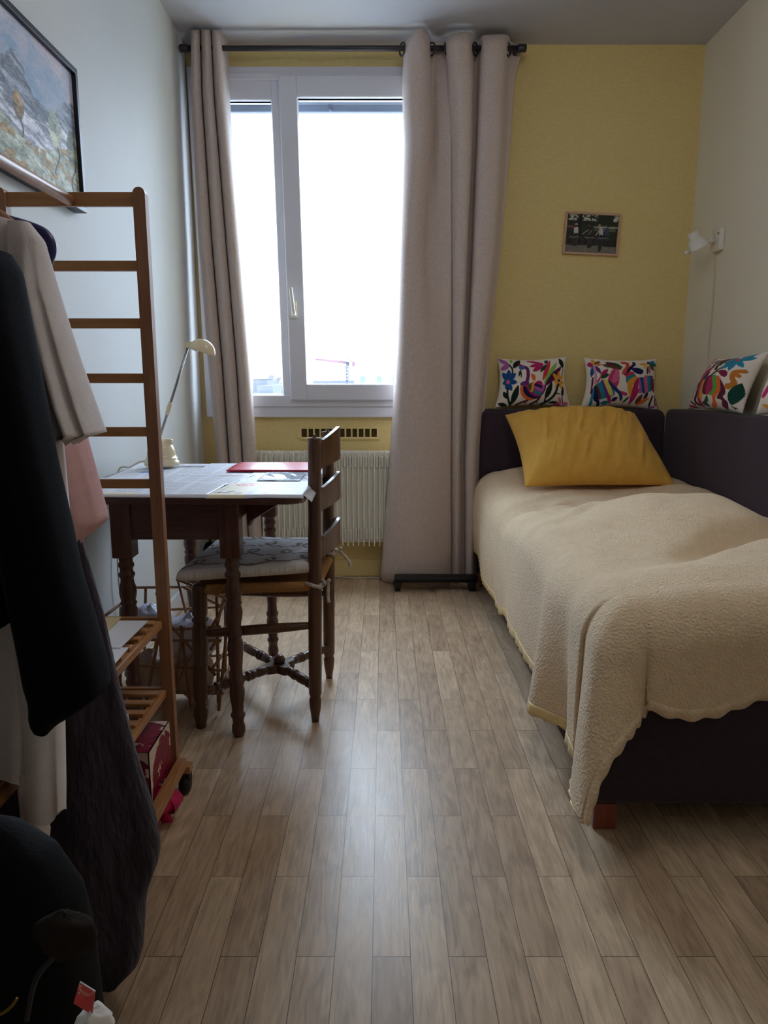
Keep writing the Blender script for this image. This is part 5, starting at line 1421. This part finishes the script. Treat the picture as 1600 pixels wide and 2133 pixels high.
MB().box((-.66, 1.335, .304), (-.545, 1.352, .3048)).build('stripe', M_BLACKP, bx_)

# patterned bag and magenta bow at the foot of the rack
def leafpat(u, v):
    X = u * 1000; Y = v * 1000
    c = np.empty(u.shape + (3,)); c[...] = lin(232, 214, 196)
    sh = []
    for cx, cy, a0, n_ in ((60, 420, -.9, 9), (620, 620, -2.6, 10), (980, 260, 1.6, 9), (300, 1020, -2.8, 9), (880, 1060, -2.6, 8), (420, 40, .2, 8), (820, 760, -1.9, 7), (180, 760, -1.2, 7), (700, 60, .4, 7)):
        for k in range(n_):
            a = a0 + k * .29
            sh.append(('leaf', cx + 40 * math.cos(a), cy + 40 * math.sin(a), cx + 330 * math.cos(a), cy + 330 * math.sin(a), 52, (150, 26, 56) if k % 3 else (120, 20, 60)))
    return paint(X, Y, np.array(lin(232, 214, 196)), sh)
gb = thing('wrapped_present', (-.60, 1.47, 0), 'present wrapped in dark red leaf paper at the foot of the rack', 'present')
gx0, gx1, gy0, gy1, gz = -.70, -.507, 1.425, 1.572, .20
raster_panel('front_face', (gx0, gy0, gz), (gx1 - gx0, .0, 0), (0, .0, -(gz - .004)), 120, 120, leafpat, M_PRINT, gb, .003, (0, -1, 0))
raster_panel('side_face', (gx1, gy0, gz), (0, gy1 - gy0, 0), (0, 0, -(gz - .004)), 90, 120, leafpat, M_PRINT, gb, .003, (1, 0, 0))
raster_panel('top_face', (gx0, gy1, gz), (gx1 - gx0, 0, 0), (0, -(gy1 - gy0), 0), 120, 100, leafpat, M_PRINT, gb, .003, (0, 0, 1))
MB().box((gx0, gy1 - .003, .004), (gx1 - .003, gy1, gz - .003)).box((gx0, gy0 + .003, .004), (gx0 + .003, gy1, gz)).box((gx0, gy0 + .003, .001), (gx1 - .003, gy1, .004)).build('back_faces', M_PRINT if False else mat('cream_gift_paper', (226, 206, 190), .6, .3, .05, 12), gb)
bw = thing('ribbon_bow', (-.54, 1.38, 0), 'magenta ribbon bow lying on the floor in front of the wrapped present', 'bow')
bc = at(322, 1652, Z=.07)
def loop(c, d, w, l):
    P_ = []
    d = Vector(d).normalized(); sidev = d.cross(Vector((0, 0, 1))).normalized()
    for a in np.linspace(0, 2 * PI, 25):
        q = c + d * (l * .5 * (1 - math.cos(a))) + Vector((0, 0, .022 * math.sin(a)))
        wd = w * (.25 + .75 * (.5 * (1 - math.cos(a))))
        P_.append([q - sidev * wd, q, q + sidev * wd])
    MB().grid(P_).build('loop', M_MAGENTA, bw, solid=.001, fix=False)
loop(bc, (.85, -.1, -.35), .024, .062); loop(bc, (-.6, .3, .5), .022, .06); loop(bc, (.5, -.6, -.25), .02, .055)
MB().box(bc - Vector((.01, .01, .01)), bc + Vector((.01, .01, .01)), bev=.005).build('knot', M_MAGENTA, bw)
for e_ in (tuple(at(348, 1715, Z=.004)), tuple(at(318, 1712, Z=.004))):
    e_ = Vector(e_)
    P_ = [[bc.lerp(e_, t_) + Vector((-.012, 0, .02 * math.sin(PI * t_))), bc.lerp(e_, t_) + Vector((.012, .004, .02 * math.sin(PI * t_)))] for t_ in np.linspace(0, 1, 12)]
    MB().grid(P_).build('tail', M_MAGENTA, bw, solid=.001, fix=False)

# ------------------------------------------------------------------ clothes on the rail
def shell(rows, n=56, folds=6, amp=.25, seed=0, sq=.75):
    """rows: (z, xl, xr, y, half depth); closed shell, folded"""
    P_ = []
    rows = sorted(rows, key=lambda r: -r[0])
    zs_ = [r[0] for r in rows]
    N = 60
    for i in range(N + 1):
        z = zs_[0] + (zs_[-1] - zs_[0]) * i / N
        a = [float(np.interp(-z, [-q for q in zs_], [r[k] for r in rows])) for k in range(1, 5)]
        xl, xr, y, hd_ = a
        cx, hw_ = (xl + xr) / 2, (xr - xl) / 2
        row = []
        gro = min(1, (zs_[0] - z) / .25)
        for j in range(n):
            q = 2 * PI * j / n
            cxq = math.copysign(abs(math.cos(q)) ** sq, math.cos(q)); sxq = math.copysign(abs(math.sin(q)) ** sq, math.sin(q))
            f = 1 + gro * amp * math.sin(folds * q + seed + 1.2 * math.sin(z * 3 + seed)) + gro * amp * .8 * (float(fbm(q * 2 + seed, z * 4, 2)) - .5)
            row.append((cx + hw_ * cxq, y + hd_ * sxq * f, z + .006 * math.sin(q * folds + seed) * (i == N)))
        P_.append(row)
    m = MB()
    m.grid(P_, closed_u=True)
    m.add(P_[0], [tuple(range(n))])
    return m
def pr(y, xl, xr, Y, hd_):
    a = at(xr, y, Y=Y)
    l_ = at(xl, y, Y=Y).x
    return (a.z, max(l_, -.885), a.x, Y, hd_)
def hanger(name, Y, label, zt, hw_, m, cat='hanger'):
    t_ = thing(name, (-.661, Y, zt), label, cat, 'hangers on the rail')
    MB().ring_tube(catmull([(-.661 - hw_, Y, zt - .09), (-.661 - hw_ * .5, Y, zt - .03), (-.661, Y, zt), (-.661 + hw_ * .5, Y, zt - .03), (-.661 + hw_, Y, zt - .09)], 6), .009, 10).build('shoulder_bar', m, t_)
    MB().ring_tube(catmull([(-.661, Y, zt), (-.661, Y, zt + .05), (-.645, Y, zt + .065), (-.646, Y, 1.376), (-.661, Y, 1.3795), (-.677, Y, 1.372), (-.676, Y, 1.36)], 6), .0022, 8).build('hook', M_CHROME, t_)
    return t_
XM = -.661
# dark coat nearest the camera
YC = .84
coat = thing('dark_coat', (XM, YC, .5), 'black navy wool coat hanging nearest on the clothes rack', 'coat')
shell([pr(505, -420, -60, YC, .045), pr(560, -480, -10, YC, .06), pr(700, -480, 15, YC, .065), pr(1000, -470, 30, YC, .07), pr(1285, -460, 46, YC - .01, .07)], folds=4, amp=.12, seed=1).build('coat_body', M_NAVYF, coat)
YS = .80
shell([pr(522, -40, 3, YS, .035), pr(560, -45, 20, YS, .05), pr(650, -45, 36, YS, .055), pr(800, -30, 66, YS, .055), pr(960, -5, 97, YS, .055), pr(1100, 15, 130, YS, .055), pr(1200, 33, 151, YS, .055), pr(1320, 55, 188, YS, .055), pr(1400, 68, 212, YS, .055), pr(1440, 76, 218, YS, .05), pr(1470, 82, 175, YS, .05), pr(1494, 92, 132, YS, .04)], folds=3, amp=.10, seed=2).build('sleeve', M_NAVYF, coat)
hanger('coat_hanger', YC + .005, 'wooden hanger inside the black coat', 1.275, .17, M_BAMBOO)
# long white shirt behind it
YW = .945
shirt = thing('white_shirt', (XM, YW, .35), 'long white shirt hanging behind the black coat on the rack', 'shirt')
shell([pr(440, -420, -40, YW, .012), pr(462, -440, 40, YW, .022), pr(498, -440, 78, YW, .03), pr(600, -430, 90, YW, .035), pr(900, -420, 128, YW, .038), pr(1130, -410, 148, YW, .04), pr(1290, -390, 118, YW, .04), pr(1500, -380, 116, YW - .02, .045), pr(1602, -375, 112, YW - .03, .045)], folds=9, amp=.30, seed=3).build('shirt_body', M_WHITEF, shirt)
YWs = .935
shell([pr(463, 20, 60, YWs, .012), pr(500, 20, 88, YWs, .022), pr(600, 40, 109, YWs, .04), pr(740, 70, 150, YWs, .045), pr(850, 105, 185, YWs, .05), pr(905, 128, 204, YWs, .05), pr(918, 134, 150, YWs, .03)], folds=7, amp=.28, seed=4).build('sleeve', M_WHITEF, shirt)
shell([pr(1300, 40, 124, YW - .03, .03), pr(1490, 42, 129, YW - .03, .03), pr(1640, 46, 132, YW - .04, .03), pr(1690, 55, 132, YW - .04, .028)], folds=4, amp=.22, seed=9).build('shirt_panel', M_WHITEF, shirt)
shell([pr(1600, 44, 82, YW - .05, .02), pr(1640, 44, 84, YW - .05, .02), pr(1700, 50, 92, YW - .04, .02), pr(1735, 62, 100, YW - .04, .018), pr(1745, 75, 101, YW - .04, .012)], folds=3, amp=.1, seed=5).build('shirt_tail', M_WHITEF, shirt)
hanger('coat_hanger', YW + .0, 'wooden hanger inside the white shirt', 1.275, .17, M_BAMBOO)
# pink jacket
YP = 1.05
pink = thing('pink_jacket', (XM, YP, .7), 'pale pink jacket hanging behind the white shirt', 'jacket')
shell([pr(505, -300, 40, YP, .02), pr(600, -300, 70, YP, .035), pr(900, -290, 110, YP, .035), pr(1080, -280, 130, YP, .035)], folds=5, amp=.12, seed=6).build('jacket_body', M_PINKF, pink)
shell([pr(600, 50, 95, YP - .01, .03), pr(800, 90, 142, YP - .01, .04), pr(905, 118, 166, YP - .01, .045), pr(1000, 132, 192, YP - .01, .048), pr(1085, 142, 215, YP - .01, .05), pr(1110, 146, 190, YP - .01, .05), pr(1130, 148, 156, YP - .01, .03)], folds=4, amp=.16, seed=7).build('sleeve', M_PINKF, pink)
hanger('coat_hanger', YP, 'wooden hanger inside the pale pink jacket', 1.26, .16, M_BAMBOO)
# navy padded hanger end showing past the white shoulder
nh = thing('navy_hanger', (XM, 1.16, 1.2), 'navy blue curved hanger sticking out beside the white shirt shoulder', 'hanger', 'hangers on the rail')
cv = [at(px, py, Y=1.16) for px, py in ((20, 462), (60, 474), (88, 486), (102, 502), (105, 520), (101, 535), (96, 548))]
MB().ring_tube([Vector((XM, 1.16, at(-20, 452, Y=1.16).z + .01))] + catmull(cv, 6), .0095, 12).build('shoulder_bar', M_NAVYP, nh)
zt = at(-20, 452, Y=1.16).z + .01
MB().ring_tube(catmull([(XM, 1.16, zt), (XM, 1.16, zt + .03), (XM + .016, 1.16, zt + .05), (XM + .015, 1.16, 1.376), (XM, 1.16, 1.3795), (XM - .016, 1.16, 1.372), (XM - .015, 1.16, 1.36)], 6), .0022, 8).build('hook', M_CHROME, nh)
# long dark grey dress down to the floor
dress = thing('charcoal_dress', (XM, 1.06, .06), 'long charcoal crinkled linen dress hanging almost to the floor', 'dress')
def dr(y, xr, Y, hd_): return pr(y, -260, xr, Y, hd_)
shell([dr(520, 20, 1.13, .02), dr(700, 60, 1.13, .03), dr(1000, 140, 1.125, .03), dr(1130, 172, 1.12, .035), dr(1280, 215, 1.11, .04), dr(1430, 247, 1.10, .05), dr(1550, 276, 1.09, .055), dr(1600, 291, 1.085, .06), dr(1700, 322, 1.07, .07), dr(1760, 333, 1.06, .075), dr(1790, 331, 1.055, .075), dr(1870, 302, 1.03, .075), dr(1980, 297, 1.00, .07), dr(2015, 285, .99, .06), dr(2034, 262, .985, .05)], folds=7, amp=.20, seed=8, sq=.85).build('dress_body', M_GREYF, dress)
hanger('coat_hanger', 1.125, 'wooden hanger inside the charcoal dress', 1.27, .15, M_BAMBOO)

# ------------------------------------------------------------------ black bag at the bottom left, tag and tissue
bag = thing('leather_bag', (-.47, .80, 0), 'black leather bag on the floor under the hanging clothes', 'bag')
BP = []
for z_, x0_, x1_, yy, hd_ in ((0.0, -.66, -.33, .655, .085), (.03, -.68, -.318, .655, .095), (.20, -.68, -.312, .655, .09), (.38, -.66, -.314, .66, .075), (.45, -.65, -.322, .665, .06), (.50, -.64, -.345, .668, .045), (.53, -.63, -.375, .67, .03), (.545, -.62, -.41, .67, .014)):
    BP.append([((x0_ + x1_) / 2 + (x1_ - x0_) / 2 * math.copysign(abs(math.cos(q)) ** .5, math.cos(q)), yy + hd_ * math.copysign(abs(math.sin(q)) ** .6, math.sin(q)), z_) for q in np.linspace(0, 2 * PI, 49)[:-1]])
BPs = [[tuple(q) for q in r] for r in BP]
MB().grid(BPs, closed_u=True).add(BPs[0], [tuple(range(48))]).add(BPs[-1], [tuple(range(48))]).build('bag_body', M_LEATHER, bag)
MB().ring_tube(catmull([at(55, 2125, Y=.563), at(75, 2040, Y=.566), at(120, 1985, Y=.575), at(160, 1940, Y=.59)], 6), .0025, 8).build('piping', mat('dark_piping', (24, 24, 32), .5, .4, .1, 20), bag)
MB().ring_tube(catmull([at(2, 2112, Y=.562), at(15, 2104, Y=.562), at(27, 2092, Y=.562), at(35, 2080, Y=.562)], 5), .0018, 6).build('zip', M_BRASS, bag)
tf = at(132, 1958, Y=.555)
lump('felt_pouch', (tf.x, .56, tf.z), .024, M_TAUPEF, 'small taupe felt pouch resting on the black leather bag', 'pouch', 12, sq=(1.1, .6, .9))
def tagcols(u, v):
    X = u * 200; Y = v * 360
    c = np.empty(u.shape + (3,)); c[...] = lin(236, 92, 92)
    for cy in (40, 105, 160): c[np.hypot(X - 30, Y - cy) < 14] = lin(220, 214, 214)
    for r in (88, 112): c[np.abs(np.hypot(X - 90, Y - 20) - r) < 6] = lin(246, 190, 186)
    return c
lt = thing('luggage_tag', at(165, 2085, Y=.55), 'coral pink paper tag with white dots hanging from the black bag', 'tag')
q0 = at(166, 2046, Y=.545); q1 = at(198, 2066, Y=.545); q3 = at(153, 2090, Y=.545)
raster_panel('tag_card', q0, q1 - q0, (q3 - q0), 60, 80, tagcols, M_PRINT, lt, .0015, (0, -1, 0))
q4 = at(176, 2085, Y=.5435); q5 = at(197, 2072, Y=.5435); q6 = at(192, 2112, Y=.5435)
MB().prism([q4, q5, q6], (0, .0015, 0)).build('tag_strap', mat('coral_paper', (230, 92, 92), .6, .3, .03, 20), lt)
tp_ = at(192, 2128, Y=.55)
lump('tissue', (tp_.x, .553, tp_.z - .006), .016, M_TISSUE, 'crumpled white tissue beside the coral tag at the bottom left', 'tissue', 14)
